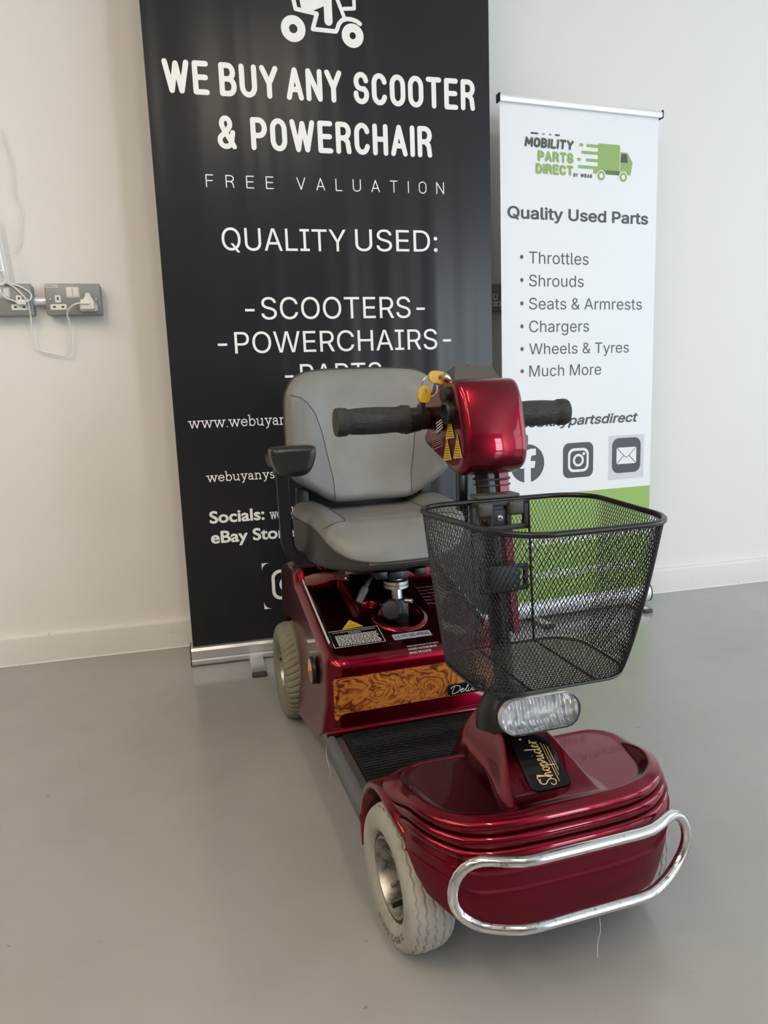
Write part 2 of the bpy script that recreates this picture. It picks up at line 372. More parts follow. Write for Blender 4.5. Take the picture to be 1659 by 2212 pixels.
# centre-line letters in a box of width w and height 1
GL = {
 'W': (1.0, [[(0, 1), (.27, 0), (.5, .95), (.73, 0), (1, 1)]]), 'E': (.52, [[(.52, 1), (0, 1), (0, 0), (.52, 0)], [(0, .52), (.48, .52)]]),
 'B': (.58, [[(0, 0), (0, 1)], [(0, 1)] + arc(.3, .76, .24, .24, 90, -90, 10) + [(0, .52)], [(0, .52), (.3, .52)] + arc(.32, .26, .26, .26, 90, -90, 10) + [(0, 0)]]),
 'U': (.6, [[(0, 1), (0, .3)] + arc(.3, .3, .3, .3, 180, 360) + [(.6, 1)]]), 'Y': (.66, [[(0, 1), (.33, .45), (.66, 1)], [(.33, .45), (.33, 0)]]),
 'A': (.64, [[(0, 0), (.32, 1), (.64, 0)], [(.12, .3), (.52, .3)]]), 'N': (.6, [[(0, 0), (0, 1), (.6, 0), (.6, 1)]]),
 'S': (.56, [arc(.28, .74, .26, .26, 10, 250, 16) + [(.38, .46)] + arc(.28, .26, .28, .26, 60, -190, 16)]),
 'C': (.56, [arc(.28, .7, .28, .3, 15, 180) + arc(.28, .3, .28, .3, 180, 345)]), 'O': (.58, [arc(.29, .7, .29, .3, 0, 180) + arc(.29, .3, .29, .3, 180, 360) + [(.58, .7)]]),
 'T': (.6, [[(0, 1), (.6, 1)], [(.3, 1), (.3, 0)]]), 'R': (.56, [[(0, 0), (0, 1)], [(0, 1), (.28, 1)] + arc(.28, .75, .26, .25, 90, -90, 10) + [(0, .5)], [(.3, .5), (.48, .36), (.54, 0)]]),
 '&': (.66, [[(.64, 0), (.2, .6)] + arc(.3, .8, .19, .2, 200, -30, 14) + [(.38, .6), (.1, .38)] + arc(.27, .22, .27, .22, 150, 360, 14) + [(.60, .5)]]),
 'P': (.56, [[(0, 0), (0, 1)], [(0, 1), (.28, 1)] + arc(.28, .72, .28, .28, 90, -90, 10) + [(0, .44)]]), 'H': (.56, [[(0, 0), (0, 1)], [(.56, 0), (.56, 1)], [(0, .52), (.56, .52)]]),
 'I': (.0, [[(0, 0), (0, 1)]]), 'F': (.5, [[(0, 0), (0, 1), (.5, 1)], [(0, .52), (.44, .52)]]), 'V': (.64, [[(0, 1), (.32, 0), (.64, 1)]]), 'L': (.48, [[(0, 1), (0, 0), (.48, 0)]]),
 'M': (.8, [[(0, 0), (.06, 1), (.4, .3), (.74, 1), (.8, 0)]]), 'D': (.56, [[(0, 0), (0, 1), (.26, 1)] + arc(.26, .5, .3, .5, 90, -90) + [(0, 0)]]),
 # small serif letters (x height .64, ascender 1)
 'w': (.95, [[(.08, .64), (.27, 0), (.47, .62), (.68, 0), (.87, .64)], [(-.02, .64), (.2, .64)], [(.38, .64), (.56, .64)], [(.77, .64), (.97, .64)]]),
 'e': (.52, [[(.03, .36), (.5, .36)] + arc(.26, .33, .25, .31, 8, 330, 20)]), 'b': (.58, [[(.0, 1), (.1, 1), (.1, .02)], arc(.32, .32, .23, .31, 150, -150, 18)]),
 'u': (.62, [[(0, .63), (.1, .63), (.1, .2)] + arc(.27, .2, .17, .18, 180, 320, 8) + [(.47, .15)], [(.4, .63), (.5, .63), (.5, 0), (.6, 0)]]),
 'y': (.56, [[(.08, .64), (.3, .02)], [(.5, .64), (.22, -.22), (.1, -.3)], [(0, .64), (.2, .64)], [(.4, .64), (.58, .64)]]),
 'a': (.52, [[(.06, .5)] + arc(.22, .44, .17, .2, 140, 0, 8) + [(.40, .02), (.5, 0)], arc(.22, .19, .18, .18, 60, 320, 12)]),
 'n': (.62, [[(0, .63), (.1, .63), (.1, 0)], [(.1, .42)] + arc(.29, .42, .19, .21, 170, 0, 8) + [(.48, 0)], [(0, 0), (.2, 0)], [(.38, 0), (.58, 0)]]),
 'r': (.40, [[(0, .63), (.1, .63), (.1, 0)], [(.1, .40), (.2, .58), (.36, .62)], [(0, 0), (.2, 0)]]), 'l': (.2, [[(0, 1), (.1, 1), (.1, 0)], [(0, 0), (.2, 0)]]),
 's': (.42, [[(.36, .52)] + arc(.2, .47, .15, .15, 40, 230, 10) + arc(.2, .16, .17, .16, 60, -150, 12)]), 'c': (.5, [arc(.26, .32, .25, .31, 45, 320, 20)]), 'o': (.56, [arc(.28, .32, .27, .31, 0, 360, 24)]), 't': (.36, [[(.14, .88), (.14, .12)] + arc(.25, .12, .11, .11, 180, 320, 8), [(0, .63), (.34, .63)]]),
 '.': (.1, [[(.05, .0), (.06, .03)]]), 'i': (.2, [[(0, .63), (.1, .63), (.1, 0)], [(0, 0), (.2, 0)], [(.1, .86), (.1, .88)]]),
}
def liftable(f):                     # f(a, b, extra)
    g = lambda a, b: f(a, b, 0.0)
    g.lift = f; return g
def stroke(mb, pts, w, to3, mi, closed=False, cap=10):
    """flat ribbon with round joints"""
    n = len(pts); fl = getattr(to3, 'lift', None)
    if fl:
        base = to3
        def to3(a, b):
            return fl(a, b, _lay[0]*4e-6)
    for i in range(n if closed else n-1):
        _lay[0] = (_lay[0]+1) % 61
        a = np.array(pts[i]); b = np.array(pts[(i+1) % n]); d = b-a; L = np.hypot(*d)
        if L < 1e-9: continue
        q = np.array([-d[1], d[0]])/L*w/2
        mb.add([to3(*p) for p in (a-q, b-q, b+q, a+q)], [(0, 1, 2, 3)], mi)
    for p in pts:
        _lay[0] = (_lay[0]+1) % 61
        mb.add([to3(p[0]+w/2*math.cos(2*PI*k/cap), p[1]+w/2*math.sin(2*PI*k/cap)) for k in range(cap)], [tuple(range(cap))], mi)
def put_strokes(mb, body, x0, x1, zb, zt, w, to3, mi, gap=.30, shear=0, asc=1.0):
    """stroke letters between outer limits"""
    tot = 0; pos = []
    for ch in body:
        if ch == ' ': tot += .35; continue
        g = GL[ch]; pos.append((ch, tot)); tot += g[0]+gap
    tot -= gap
    kx = (x1-x0-w)/max(tot, .01); kz = (zt-zb-w)/asc
    for ch, px in pos:
        for pl in GL[ch][1]:
            stroke(mb, [(x0+w/2+(px+a)*kx + shear*b*kz, zb+w/2+b*kz) for a, b in pl], w, to3, mi)
def disc(mb, cx, cz, rx, rz, to3, mi, n=40): mb.add([to3(cx+rx*math.cos(2*PI*k/n), cz+rz*math.sin(2*PI*k/n)) for k in range(n)], [tuple(range(n))], mi)
def annulus(mb, cx, cz, rx, rz, qx, qz, to3, mi, n=40):
    P = [[to3(cx+a*math.cos(2*PI*k/n), cz+b*math.sin(2*PI*k/n)) for k in range(n)] for a, b in ((rx, rz), (qx, qz))]
    mb.grid(np.array(P), closed_j=True, mi=mi)
def ring_of(mb, outer, inner, to3, mi):
    mb.grid(np.array([[to3(*p) for p in outer], [to3(*p) for p in inner]]), closed_j=True, mi=mi)

# ------------------------------------------------------------------ the room
X0, X1, Y0, ZC = -3.0, 4.2, -7.2, 2.75
def struct(name, mb, m, smooth=0):
    o = mb.build(name, m, smooth=smooth); tag(o, kind='structure'); return o
struct('floor', MB().box(((X0+X1)/2, Y0/2, -.05), (X1-X0, -Y0+.2, .1)), M['floor'])
struct('ceiling', MB().box(((X0+X1)/2, Y0/2, ZC+.05), (X1-X0, -Y0+.2, .1)), M['ceiling'])
struct('wall_back', MB().box(((X0+X1)/2, .05, ZC/2), (X1-X0, .1, ZC)), M['wall'])
struct('wall_left', MB().box((X0-.05, Y0/2, ZC/2), (.1, -Y0, ZC)), M['far_wall'])
def wall_with_holes(name, axis, pos, a0, a1, holes, thick=.12):
    mb = MB(); cuts = sorted(holes); z0, z1 = holes[0][2], holes[0][3]
    def blk(p0, p1, q0, q1):
        c = ((p0+p1)/2, (q0+q1)/2)
        if axis == 'x': mb.box((pos, c[0], c[1]), (thick, p1-p0, q1-q0))
        else: mb.box((c[0], pos, c[1]), (p1-p0, thick, q1-q0))
    blk(a0, a1, 0, z0); blk(a0, a1, z1, ZC); p = a0
    for h in cuts: blk(p, h[0], z0, z1); p = h[1]
    blk(p, a1, z0, z1)
    struct(name, mb, M['far_wall'] if 'front' in name else M['wall'])
hr = [(-5.3, -3.9, .25, 2.35), (-3.6, -2.2, .25, 2.35), (-1.95, -.75, .25, 2.35)]
wall_with_holes('wall_right', 'x', X1+.06, Y0, 0, hr)
hf = [(3.2, 4.1, .15, 2.4)]
wall_with_holes('wall_front', 'y', Y0-.06, X0, X1, hf)
k = 0
for axis, pos, holes, dm in (('x', X1, hr, 'daylight'), ('y', Y0, hf, 'daylight_front')):
    for h in holes:
        k += 1; fr = MB(); pn = MB(); c = ((h[0]+h[1])/2, (h[2]+h[3])/2); w = h[1]-h[0]; hh = h[3]-h[2]
        def bx(mb, a, z, da, dz, dd=.05, off=.05):
            if axis == 'x': mb.box((pos+off, a, z), (dd, da, dz))
            else: mb.box((a, pos-off, z), (da, dd, dz))
        for s in (-1, 1): bx(fr, c[0]+s*(w/2-.03), c[1], .06, hh); bx(fr, c[0], c[1]+s*(hh/2-.03), w, .06)
        bx(fr, c[0], c[1]+.45, w, .04)
        bx(pn, c[0], c[1], w-.1, hh-.1, .01, .08)
        o = struct('window_%d' % k, fr, M['window_frame']); p = pn.build('pane', M[dm], o, smooth=0)
# skirting board along the back wall, rounded top edge
mb = MB(); prof = [(-.018, 0), (-.018, .082), (-.0165, .088), (-.013, .0915), (-.006, .0925), (0, .0925)]
mb.grid(np.array([[(x, y, z) for y, z in prof] for x in (X0, X1)])); struct('baseboard_back', mb, M['skirting'], 40)
mb = MB(); mb.tube([(X0, -.0185, .002), (X1, -.0185, .002)], .0035, 8); struct('trim_1', mb, M['skirting'], 40)
# ceiling strip lamps
def strip_lamp(x, y, L, lab):
    o = empty('ceiling_lamp', (x, y, ZC)); tag(o, lab, 'ceiling lamp', 'strip lamps on the ceiling')
    MB().box((0, 0, -.03), (.16, L+.06, .06), bev=.008).build('lamp_housing', M['window_frame'], o)
    MB().box((0, 0, -.066), (.11, L, .014), bev=.005).build('diffuser', M['lamp'], o)
LAMPS = [(-1.0, -2.3), (-2.3, -2.1), (-1.2, -3.7), (-2.4, -3.9), (.45, -3.2), (-1.5, -5.3)]
for i, (x, y) in enumerate(LAMPS): strip_lamp(x, y, 1.3, 'long white strip lamp fixed to the ceiling out of the frame')

# ------------------------------------------------------------------ dark roller banner
BX, BY = -.09, -.195
ban = empty('roller_banner', (BX+.475, BY, 0))
tag(ban, 'tall charcoal roller banner reading WE BUY ANY SCOOTER, behind the seat', 'banner')
def D3(lay): return liftable(lambda s, z, e: (s-.475, -.0006-.0003*lay-e, z))
mb = MB(); w = .95; zs = np.linspace(.055, 2.05, 60); ss = np.linspace(0, w, 60)
mb.grid(np.array([[D3(0)(s, z) for s in ss] for z in zs])); d1 = D3(1.5)
for word, a, b_ in (('WE', .0425, .160), ('BUY', .186, .342), ('ANY', .363, .5165), ('SCOOTER', .5485, .906)):
    put_strokes(mb, word, a, b_, 1.5662, 1.6492, .0138, d1, 1, gap=.40)
put_strokes(mb, '&', .1715, .2225, 1.4345, 1.5185, .0132, d1, 1)
put_strokes(mb, 'POWERCHAIR', .2600, .7735, 1.4345, 1.5185, .0138, d1, 1, gap=.40)
put_strokes(mb, 'FREE', .1328, .3145, 1.3363, 1.3690, .0028, d1, 1, gap=.95)
put_strokes(mb, 'VALUATION', .3770, .8057, 1.3365, 1.3695, .0028, d1, 1, gap=.95)
F = INTER
put_text(mb, 'QUALITY', .1640, .5095, 1.1745, 1.2335, d1, 1, F); put_text(mb, 'USED:', .5362, .7820, 1.1765, 1.2355, d1, 1, F)
put_text(mb, '-SCOOTERS-', .2145, .7384, .9895, 1.0495, d1, 1, F)
put_text(mb, '-POWERCHAIRS-', .1334, .8178, .8975, .9560, d1, 1, F)
put_text(mb, '-PARTS-', .3145, .642, .805, .8635, d1, 1, F)
put_strokes(mb, 'www.webuyanyscooter', .0370, .4700, .6935, .7262, .0030, d1, 1, gap=.12)
put_strokes(mb, 'webuyanyscooter', .0750, .3790, .5398, .5690, .0030, d1, 1, gap=.12)
put_text(mb, 'Socials:', .0750, .2318, .4200, .4560, d1, 1, None, .028)
put_strokes(mb, 'web', .2466, .2945, .4195, .4530, .0026, d1, 1, gap=.10); put_strokes(mb, 'el', .2985, .3180, .4190, .4530, .0026, d1, 1, gap=.10)
put_text(mb, 'eBay Store:', .0745, .3257, .3610, .3970, d1, 1, None, .028)
put_strokes(mb, 'In', .3430, .3690, .3612, .3900, .0026, d1, 1, gap=.22)
# camera icon in a rounded tile with white corners
x0, x1_, z0, z1_ = .2138, .3545, .1495, .290
for cx, cz, sx, sz in ((x0, z1_, 1, -1), (x0, z0, 1, 1), (x1_, z1_, -1, -1), (x1_, z0, -1, 1)):
    q = [(cx, cz)] + [(cx+sx*.024*(1-math.cos(math.radians(t))), cz+sz*.024*(1-math.sin(math.radians(t)))) for t in range(0, 91, 10)]
    mb.add([d1(*p) for p in q], [(0, i, i+1) for i in range(1, len(q)-1)], 1)
ring_of(mb, rrect(.2400, .3320, .1745, .2665, .026), rrect(.2495, .3225, .184, .257, .018), d1, 1)
annulus(mb, .286, .2205, .0235, .0235, .0135, .0135, d1, 1); disc(mb, .3125, .2445, .0058, .0058, d1, 1)
# scooter pictogram above the words
annulus(mb, .3902, 1.7445, .0330, .0330, .0112, .0112, d1, 1); annulus(mb, .5524, 1.7390, .0305, .0305, .0088, .0088, d1, 1)
stroke(mb, [(.388, 1.852), (.3990, 1.7935), (.4560, 1.7860), (.4430, 1.7475), (.5060, 1.7460)] + [(.5100, 1.752), (.515, 1.765), (.524, 1.775), (.537, 1.7795), (.551, 1.7795), (.565, 1.776), (.5745, 1.770)], .0112, d1, 1)
stroke(mb, [(.532, 1.7800), (.5060, 1.845), (.4980, 1.880)], .0105, d1, 1); stroke(mb, [(.4870, 1.7700), (.4868, 1.862)], .0225, d1, 1, cap=16)
stroke(mb, [(.531, 1.8040), (.5595, 1.8070), (.5600, 1.850)], .0098, d1, 1)
mb.add([d1(*p) for p in ((.4085, 1.83), (.414, 1.798), (.4400, 1.7905), (.4700, 1.8030), (.4985, 1.8200), (.4985, 1.87), (.42, 1.90))], [(0, 1, 2, 3, 4, 5, 6)], 1)
disc(mb, .462, 1.93, .024, .024, d1, 1); stroke(mb, [(.455, 1.89), (.462, 1.85), (.505, 1.872)], .024, d1, 1)
mb.build('printed_sheet', [M['banner_dark'], M['print_white']], ban, smooth=0, recalc=False)
# base cassette
prof = [(.045, .004), (-.012, .004), (-.0155, .010), (-.0155, .018), (-.0125, .021), (-.0125, .024), (-.0150, .027), (-.0150, .048), (-.011, .056), (-.004, .058), (.040, .058), (.045, .050)]
mb = MB(); mb.grid(np.array([[(x, y, z) for y, z in prof] for x in (-.481, .481)]), closed_j=True, cap0=True, cap1=True); cas = mb.build('base_cassette', M['alu'], ban, smooth=25)
for sx in (-1, 1): MB().box((sx*.4825, .014, .031), (.003, .056, .056), bev=.001).build('end_cap', M['black'], cas)
for sx in (-.295, .295):
    ft = MB().box((sx, -.070, .0045), (.040, .14, .008), bev=.002).build('foot', M['alu'], ban)
    MB().box((sx, -.147, .006), (.042, .018, .0115), bev=.0025).build('foot_cap', M['charcoal'], ft)
MB().box((0, .002, 2.06), (.955, .016, .03), bev=.004).build('top_bar', M['alu'], ban)
MB().tube([(0, .02, .05), (0, .02, 2.05)], .008, 12).build('support_pole', M['alu'], ban)

# ------------------------------------------------------------------ small white roller banner
WA = math.radians(5.0)
wb = empty('roller_banner', (1.484-.585*math.cos(WA)*.5, -.112-.585*math.sin(WA)*.5, 0), WA)
tag(wb, 'smaller white and green roller banner listing Quality Used Parts, behind the basket', 'banner')
OFF = .2925
def W3(lay): return liftable(lambda s, z, e: (s-OFF, -.0006-.0003*lay-e, z))
mb = MB()
for (za, zb, mi) in ((.060, .4255, 1), (.4255, 1.615, 0)):
    mb.grid(np.array([[W3(0)(s, z) for s in np.linspace(.004, .573, 20)] for z in np.linspace(za, zb, 20)]), mi=mi)
e1 = W3(1.5); e2 = W3(3)
put_text(mb, 'Quality Used Parts', .0270, .5408, 1.2835, 1.3190, e1, 2, F, .020)
for z in (1.1718, 1.1031, 1.0331, .9637, .8944, .8257): disc(mb, .0752, z, .0058, .0062, e1, 2, 16)
for body, x1_, zb, zt in (('Throttles', .3161, 1.1530, 1.1885), ('Shrouds', .2985, 1.0846, 1.1195), ('Seats & Armrests', .5239, 1.0153, 1.0500), ('Chargers', .3204, .9458, .9808), ('Wheels & Tyres', .4759, .8774, .9110), ('Much More', .3684, .8080, .8430)):
    put_text(mb, body, .1008, x1_, zb, zt, e1, 2, F)
put_text(mb, 'mobilitypartsdirect', .0500, .5169, .6475, .6790, e1, 2, F, .020, .22)
# contact icons
cx, cz = .0929, .5322; disc(mb, cx, cz, .0620, .0620, e1, 2)
mb.poly([e2(cx+a*.00172, cz+b_*.00172) for a, b_ in ((-7, -36.3), (7, -36.3), (7, -9), (15, -9), (17, 4), (7, 4), (7, 10), (9.5, 14.5), (18, 15), (18, 27), (7, 27.5), (-1, 25), (-5.5, 19), (-7, 11), (-7, 4), (-15, 4), (-15, -9), (-7, -9))], 0)
mb.poly([e1(*p) for p in rrect(.2258, .3418, .4735, .5893, .022)], 2)
ring_of(mb, rrect(.2440, .3240, .4920, .5710, .022), rrect(.2525, .3155, .5005, .5625, .016), e2, 0)
annulus(mb, .284, .531, .0210, .0210, .0130, .0130, e2, 0); disc(mb, .3045, .5515, .0052, .0052, e2, 0, 16)
mb.poly([W3(.8)(*p) for p in ((.402, .455), (.545, .455), (.545, .604), (.402, .604))], 5)
mb.poly([e1(*p) for p in rrect(.4160, .5315, .4768, .5953, .026)], 2)
mb.poly([e2(*p) for p in ((.4338, .5070), (.5135, .5070), (.5135, .5630), (.4338, .5630))], 0); e3 = W3(4.5)
stroke(mb, [(.4338, .5630), (.4660, .5330), (.4735, .5290), (.4810, .5330), (.5135, .5630)], .0020, e3, 2); stroke(mb, [(.4338, .5070), (.4630, .5360)], .0020, e3, 2); stroke(mb, [(.5135, .5070), (.4840, .5360)], .0020, e3, 2)
# company logo
def logo_word(body, a, b_, zb, zt, mi, shear):
    put_strokes(mb, body, a-.002, b_-.002, zb+.0022, zt+.0022, .0066, e1, 4, gap=.36, shear=shear); put_strokes(mb, body, a, b_, zb, zt, .0066, e2, mi, gap=.36, shear=shear)
logo_word('MOBILITY', .0870, .2560, 1.4905, 1.5185, 2, .12); logo_word('PARTS', .1330, .2575, 1.4520, 1.4815, 3, 0); logo_word('DIRECT', .1258, .2575, 1.4160, 1.4448, 3, 0)
put_strokes(mb, 'BY', .2580, .2740, 1.4142, 1.4252, .0028, e1, 2, gap=.4); put_strokes(mb, 'WBAS', .2830, .3258, 1.4142, 1.4256, .0028, e1, 2, gap=.4)
for a, b_, mi in ((.1067, .1346, 2), (.1462, .1578, 3), (.1694, .1803, 3), (.1908, .2093, 2)): stroke(mb, [(a+.003, 1.5305), (b_-.003, 1.5305)], .0052, e1, mi)
mb.poly([e1(*p) for p in rrect(.3460, .4278, 1.4280, 1.5180, .005)], 3)
mb.poly([e1(*p) for p in ((.430, 1.4290), (.430, 1.4975), (.4560, 1.4975), (.4762, 1.4690), (.4690, 1.4300))], 3); mb.poly([e1(*p) for p in ((.329, 1.4280), (.43, 1.4280), (.43, 1.4405), (.329, 1.4405))], 3)
for a, b_, z in ((.3031, .36, 1.5085), (.2856, .36, 1.4880), (.3028, .36, 1.4665), (.2735, .36, 1.4455), (.2775, .2925, 1.5090), (.2700, .2845, 1.4665)): stroke(mb, [(a+.0045, z), (b_-.0045, z)], .0092, e1, 3)
mb.poly([e2(*p) for p in ((.4300, 1.4665), (.4580, 1.4672), (.4530, 1.4925), (.4345, 1.4925))], 2)
for cx in (.3590, .4415):
    disc(mb, cx, 1.4240, .0165, .0165, e2, 0); annulus(mb, cx, 1.4235, .0135, .0140, .0068, .0072, e3, 3)
# white lettering on the green foot of the banner
put_text(mb, 'mobilitypartsdirect', .090, .560, .2560, .2960, e1, 0, None, .01); put_text(mb, 'mobilitypartsdirect',   .090, .520, .1420, .1760, e1, 0, None, .01)
mb.build('printed_sheet', [M['banner_white'], M['green'], M['print_grey'], M['logo_green'], M['logo_shade'], mat('pale_tile_print', (.66, .665, .70), .4)], wb, smooth=0, recalc=False)
prof = [(.03, .012)] + [(.004-.020*math.cos(math.radians(a)), .040+.030*math.sin(math.radians(a))) for a in range(-70, 91, 16)] + [(.03, .070)]
mb = MB(); mb.grid(np.array([[(x, y, z) for y, z in prof] for x in (-.288, .288)]), closed_j=True, cap0=True, cap1=True); cas = mb.build('base_cassette', M['alu_white'], wb, smooth=40)
for sx in (-1, 1):
    mb = MB(); mb.prism([(sx*.288, y*1.06, .0402+(z-.0402)*1.06) for y, z in prof], (sx*.004, 0, 0)); mb.build('end_cap', M['black'], cas)
for sx in (-.17, .215):
    ft = MB().box((sx, -.035, .006), (.03, .10, .010), bev=.002).build('foot', M['alu'], wb); MB().box((sx, -.088, .007), (.032, .012, .012), bev=.002).build('foot_cap', M['charcoal'], ft)
mb = MB(); mb.grid(np.array([[(x, y, z) for y, z in ((-.010, 1.608), (-.012, 1.612), (-.012, 1.622), (-.007, 1.628), (.006, 1.628), (.008, 1.61))] for x in (-.292, .287)]), closed_j=True, cap0=True, cap1=True)
tb = mb.build('top_bar', M['alu_white'], wb, smooth=30)
for sx in (-.294, .288): MB().box((sx, -.002, 1.618), (.004, .022, .024), bev=.001).build('end_cap', M['black'], tb)
MB().tube([(0, .018, .05), (0, .018, 1.61)], .007, 12).build('support_pole', M['alu'], wb)

# ------------------------------------------------------------------ wall sockets, plugs and cables
SOCK_GROUP = 'grey double wall sockets'
def socket(x, lab, label_strip=False, gang=2):
    o = empty('wall_socket', (x, 0, 1.0665)); tag(o, lab, 'wall socket', SOCK_GROUP)
    bb = MB().box((0, -.0165, 0), (.1445, .033, .084), bev=.004).build('back_box', M['socket_grey'], o)
    mb = MB(); mb.box((0, -.0375, 0), (.1475, .009, .0865), bev=.0038); fp = mb.build('faceplate', M['socket_grey'], o)
    yf = -.0425
    for cx in (-.0405, .0395):
        mb = MB()
        for pts in (rrect(cx-.0075, cx+.0075, -.0085, .0115, .003), rrect(cx-.0215, cx+.0215, -.0285, -.0130, .003)):
            mb.prism([(a, yf+.0005, b_) for a, b_ in pts], (0, -.0018, 0))
        ins = mb.build('socket_insert', M['white_plastic'], fp, smooth=30)
        mb = MB()
        for a, b_, w, h in ((cx, .0022, .0035, .0085), (cx-.0111, -.0205, .0065, .0042), (cx+.0111, -.0205, .0065, .0042)): mb.box((a, yf-.0016, b_), (w, .0012, h))
        mb.build('slot', M['slot'], ins, smooth=0)
    mb = MB(); mb.prism([(a, yf+.0005, b_) for a, b_ in rrect(-.0175, .0175, .0045, .0335, .003)], (0, -.0016, 0)); sw = mb.build('switch_plate', M['white_plastic'], fp, smooth=30)
    for sx in (-.0083, .0083): MB().box((sx, yf-.0030, .019), (.0145, .0045, .025), bev=.0015, rot=Matrix.Rotation(.10, 3, 'X')).build('switch', M['white_plastic'], sw)
    for sx in (-.0605, .0605): MB().lathe([(.0037, 0), (.0037, .0012), (.0028, .0020), (0, .0021)], (sx, yf+.0004, 0), (0, -1, 0), 16).build('screw', M['steel'], fp)
    if label_strip:
        mb = MB(); mb.box((-.0545, yf-.0003, .0360), (.034, .0008, .0100)); q = lambda a, b_: (a, yf-.0009, b_)
        put_text(mb, 'D8/6/3L1', -.0680, -.0420, .0335, .0385, q, 1); mb.build('circuit_label', [M['label_white'], M['print_grey']], fp, smooth=0)
    return o
socket(-.3433, 'grey metal double wall socket with circuit label and white charger plugged in', True)
socket(-.5240, 'grey metal double wall socket at the left edge of the photo, under tangled white cables')
socket(.9760, 'dark grey double wall socket half hidden between the two banners')
cn = MB().tube([(-.4510, -.018, 1.0645), (-.4160, -.018, 1.0645)], .0105, 16); cn.lathe([(.0125, 0), (.0125, .006)], (-.4515, -.018, 1.0645), (1, 0, 0), 16); cn.lathe([(.0125, 0), (.0125, .006)], (-.4225, -.018, 1.0645), (1, 0, 0), 16)
tag(cn.build('conduit_pipe', M['alu_white']), 'short grey metal conduit pipe joining the two left sockets', 'pipe')
# plug-top charger in the right half of the first socket
ch = empty('charger_plug', (-.3033, -.042, 1.0540)); tag(ch, 'white charger plug in the socket left of the dark banner', 'charger')
base = [(-.0235, -.016), (-.0185, -.021), (.0185, -.021), (.0235, -.016), (.0235, -.006), (.0075, .020), (.0045, .0285), (-.0045, .0285), (-.0075, .020), (-.0235, -.006)]
mb = MB(); mb.prism([(a, 0, b_) for a, b_ in base], (0, -.010, 0)); mb.build('plug_top', M['white_plastic'], ch, smooth=25)
MB().box((0, -.021, -.005), (.036, .026, .028), bev=.004).build('charger_body', M['white_plastic'], ch)
MB().box((.002, -.036, -.003), (.010, .008, .006), bev=.002).build('cable_connector', M['cable_white'], ch)
cb = [(-.5168, -.046, 1.1131), (-.4946, -.047, 1.1007), (-.4734, -.049, 1.0783), (-.4614, -.049, 1.057), (-.46, -.040, 1.0255), (-.4629, -.030, .9876), (-.4592, -.022, .943), (-.4476, -.018, .9274), (-.4179, -.016, .9204), (-.3879, -.016, .9132), (-.3683, -.018, .9245), (-.3647, -.022, .9477), (-.3608, -.034, .999), (-.3625, -.05, 1.0246), (-.352, -.066, 1.0398), (-.331, -.080, 1.0498), (-.3030, -.0815, 1.0510)]
tag(MB().tube(cb, .0022, 8, smooth=6).build('charging_cable', M['cable_white']), 'white cable hanging in a loop below the sockets up to the charger', 'cable')
cb = [(-.53, -.05, 1.088), (-.5158, -.050, 1.0697), (-.4987, -.053, 1.0634), (-.487, -.056, 1.0571)]
tag(MB().tube(cb, .0022, 8, smooth=6).build('cable', M['cable_white']), 'short white cable drooping into the small white plug at the left edge', 'cable')
cb = [(-.5147, -.046, 1.1106), (-.4825, -.048, 1.1032), (-.458, -.050, 1.0882), (-.4498, -.050, 1.0757), (-.4559, -.054, 1.0632), (-.4670, -.056, 1.0585)]
tag(MB().tube(cb, .0022, 8, smooth=6).build('cable', M['cable_white']), 'white cable curling round the right end of the leftmost socket', 'cable')
cb = [(-.4838, -.006, 1.52), (-.4786, -.006, 1.4741), (-.4677, -.006, 1.4276), (-.4707, -.006, 1.3802), (-.47, -.006, 1.3445), (-.457, -.006, 1.3149), (-.4626, -.006, 1.2846), (-.4716, -.006, 1.2238), (-.4896, -.008, 1.1992), (-.5106, -.03, 1.1892)]
tag(MB().tube(cb, .0013, 8, smooth=6).build('cable', M['cable_white']), 'thin white cable running loosely down the wall above the sockets', 'cable')
sp = MB(); sp.box((-.4770, -.0525, 1.0575), (.024, .016, .014), bev=.003); tag(sp.build('cable_plug', M['white_plastic']), 'small white cable plug in front of the leftmost socket', 'plug')
pl = MB(); pl.tube([(-.527, -.05, 1.30), (-.5145, -.048, 1.125)], .0075, 14); pl.tube([(-.5165, -.048, 1.150), (-.5135, -.048, 1.108)], .0062, 12); tag(pl.build('lamp_pole', M['alu_white']), 'white pole end above the leftmost socket, at the photo edge', 'pole')
for i in range(3):
    a = i*.9; pts = [(-.522+.014*math.cos(a+t*.7), -.056-.003*i, 1.125+.018*math.sin(a+t*.7)-.002*i) for t in range(9)]
    tag(MB().tube(pts, .0020, 8, smooth=4).build('cable', M['cable_white']), 'white cable coil bunched at the end of the white pole', 'cable', 'cable coils on the pole')

# ------------------------------------------------------------------ mobility scooter
PH = math.radians(3.3)
SX, SY = .40-.0285*math.cos(PH), -1.0-.0285*math.sin(PH)
root = empty('mobility_scooter', (SX, SY, 0), PH)
tag(root, 'burgundy four-wheeled mobility scooter with grey seat and black wire basket', 'mobility scooter')

